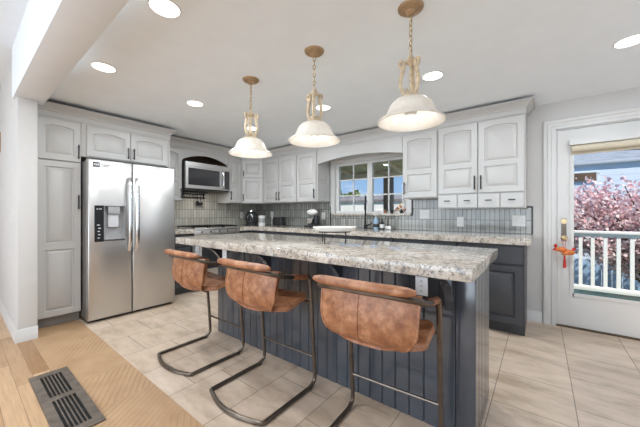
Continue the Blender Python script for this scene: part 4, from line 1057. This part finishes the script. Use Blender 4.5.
bm = nb(); box(bm, -1.5, 12, 10.0, 15, -1.1, 2.45); obj('wall', bm, 'blue_siding', t, smooth=0)
bm = nb(); ring_loft(bm, [[(x, 9.96, 2.40), (x, 9.96, 2.48), (x, 12.5, 3.25), (x, 15.6, 2.48), (x, 15.6, 2.40)] for x in (-2.0, 12.5)]); obj('roof', bm, 'roof_grey', t, smooth=0)
bm = nb(); box(bm, -2.0, 12.5, 9.93, 9.995, 2.39, 2.47, 0.01); obj('gutter', bm, 'gutter', t)
bm = nb(); box(bm, 0.62, 1.13, 9.96, 10.0, 1.97, 2.21); wv = obj('window', bm, 'gutter', t, smooth=0)
bm = nb(); box(bm, 0.645, 1.105, 9.95, 9.965, 1.99, 2.19); obj('pane', bm, 'dark_wood', wv, smooth=0)
bm = nb()
tube(bm, smooth_path([(-6, 8.6, 2.95), (0, 8.6, 2.55), (6, 8.6, 2.30), (12, 8.6, 2.3)], 6), 0.012, 5)
tag(obj('power_cable', bm, 'dark_plastic', loc=(0, 8.6, 2.5)), 'thin dark cable slung in front of the blue house', 'cable')
# tree builder: branches plus many small petals
def tree(name, label, cat, base, trunk_h, centre, radii, n, size, mat, leafname, nb_=26, seed=1):
    rnd = random.Random(seed)
    t = thing(name, label, cat, base)
    bm = nb(); bx, by, bz = base
    tube(bm, smooth_path([(bx, by, bz), (bx+0.05, by, bz+trunk_h*0.5), (bx-0.03, by+0.04, bz+trunk_h)], 4), [0.11]*3+[0.10]*3+[0.08]*3 if False else 0.08, 8)
    tips = []
    for k in range(nb_):
        a = rnd.random()*2*PI; e = rnd.uniform(-0.25, 1.0)
        r = rnd.uniform(0.6, 1.0)
        tip = Vector((centre[0]+radii[0]*r*math.cos(a)*math.cos(e), centre[1]+radii[1]*r*math.sin(a)*math.cos(e), centre[2]+radii[2]*r*math.sin(e)))
        s = Vector((bx-0.03, by+0.04, bz+trunk_h*rnd.uniform(0.75, 1.0))); mid = (s+tip)/2+Vector((rnd.uniform(-.1, .1), rnd.uniform(-.1, .1), rnd.uniform(0, .15)))
        pts = smooth_path([s, mid, tip], 4); m_ = len(pts)
        tube(bm, pts, [0.03*(1-0.8*i/(m_-1)) for i in range(m_)], 5); tips.append((s, mid, tip))
    obj('trunk', bm, 'bark', t)
    bm = nb()
    for k in range(n):
        s, mid, tip = tips[rnd.randrange(len(tips))]; q = rnd.uniform(0.3, 1.05)
        p = (s.lerp(mid, q*2) if q < 0.5 else mid.lerp(tip, q*2-1)) + Vector((rnd.gauss(0, .085), rnd.gauss(0, .085), rnd.gauss(0, .085)))
        sz = size*rnd.uniform(0.6, 1.3); ax = Vector((rnd.gauss(0, 1), rnd.gauss(0, 1), rnd.gauss(0, 1))).normalized(); u = ax.orthogonal().normalized(); w = ax.cross(u)
        c = [p+u*sz*math.cos(2*PI*i/5)+w*sz*math.sin(2*PI*i/5)+ax*sz*0.25*(i % 2) for i in range(5)]
        bm.faces.new([bm.verts.new(x) for x in c])
    o = obj(leafname, bm, mat, t, smooth=0); o['kind'] = 'stuff'
    return t
tree('cherry_tree', 'pink blossoming cherry tree behind the white deck railing', 'tree', (1.6, 7.0, -1.1), 1.2, (1.55, 6.95, 0.85), (1.6, 0.8, 1.08), 34000, 0.027, 'blossom', 'blossoms', 170, 3)
tree('dark_shrub', 'dark leafy shrub low between the deck railing and fence', 'shrub', (-0.6, 6.8, -1.1), 0.5, (-0.6, 6.8, -0.3), (0.5, 0.4, 0.6), 1800, 0.04, 'dark_leaves', 'foliage', 24, 5)
# patio cover above the kitchen window
t = thing('patio_cover', 'brown patio roof with timber post outside the kitchen window', 'patio cover', (-3.4, 5.2, -0.05))
bm = nb(); ring_loft(bm, [[(x, YW+0.15, 2.30), (x, YW+0.15, 2.36), (x, 6.15, 2.15), (x, 6.15, 2.09)] for x in (-8, -0.75)]); obj('roof_deck', bm, 'soffit', t, smooth=0)
bm = nb(); box(bm, -8, -0.75, 5.90, 6.0, 1.99, 2.10); obj('header', bm, 'soffit', t, smooth=0)
bm = nb()
for k in range(12): ring_loft(bm, [[(x, YW+0.16, 2.22), (x, YW+0.16, 2.30), (x, 5.9, 2.105), (x, 5.9, 2.03)] for x in (-7.8+k*0.6, -7.75+k*0.6)])
obj('rafters', bm, 'soffit', t, smooth=0)
for x in (-6.6, -2.68):
    bm = nb(); box(bm, x-0.085, x+0.085, 5.86, 6.03, -0.049, 1.99); obj('post', bm, 'post_brown', t, smooth=0)
t = thing('far_bungalow', 'pale bungalow with low dark roof seen through the kitchen window', 'house', (-10, 16, -1.1))
bm = nb(); box(bm, -16, -5.5, 14.06, 20, -1.1, 1.78); obj('wall', bm, 'far_wall', t, smooth=0)
bm = nb(); ring_loft(bm, [[(x, 14.0, 1.76), (x, 14.0, 1.90), (x, 17, 2.30), (x, 20.5, 1.90), (x, 20.5, 1.76)] for x in (-16.5, -5.0)]); obj('roof', bm, 'far_roof', t, smooth=0)
for x in (-12.5, -10.2, -7.6):
    bm = nb(); box(bm, x, x+0.9, 14.03, 14.06, 0.55, 1.35); wv = obj('window', bm, 'rail_white', t, smooth=0)
    bm = nb(); box(bm, x+0.06, x+0.84, 14.02, 14.035, 0.61, 1.29); obj('pane', bm, 'dark_glass', wv, smooth=0)
tree('green_tree', 'green leafy tree rising behind the pale bungalow roof', 'tree', (-14.6, 23, -1.1), 2.0, (-14.6, 23, 2.2), (1.6, 1.2, 1.5), 2500, 0.14, 'leaves', 'foliage', 30, 8)
tree('yellow_tree', 'smaller green tree behind the far end of the bungalow', 'tree', (-11.6, 23, -1.1), 1.6, (-11.6, 23, 1.8), (1.4, 1.0, 1.2), 1800, 0.13, 'leaves', 'foliage', 26, 9)
tree('leafy_shrub', 'green garden shrub in front of the pale bungalow', 'shrub', (-6.9, 11.5, -1.1), 0.8, (-6.9, 11.5, 0.3), (1.0, 0.8, 0.9), 2200, 0.07, 'leaves', 'foliage', 26, 10)
tree('autumn_shrub', 'orange leaved shrub beside the patio post', 'shrub', (-3.75, 9.5, -1.1), 0.9, (-3.75, 9.5, 0.7), (0.6, 0.6, 0.9), 1600, 0.06, 'autumn_leaves', 'foliage', 22, 11)
bpy.context.view_layer.update()
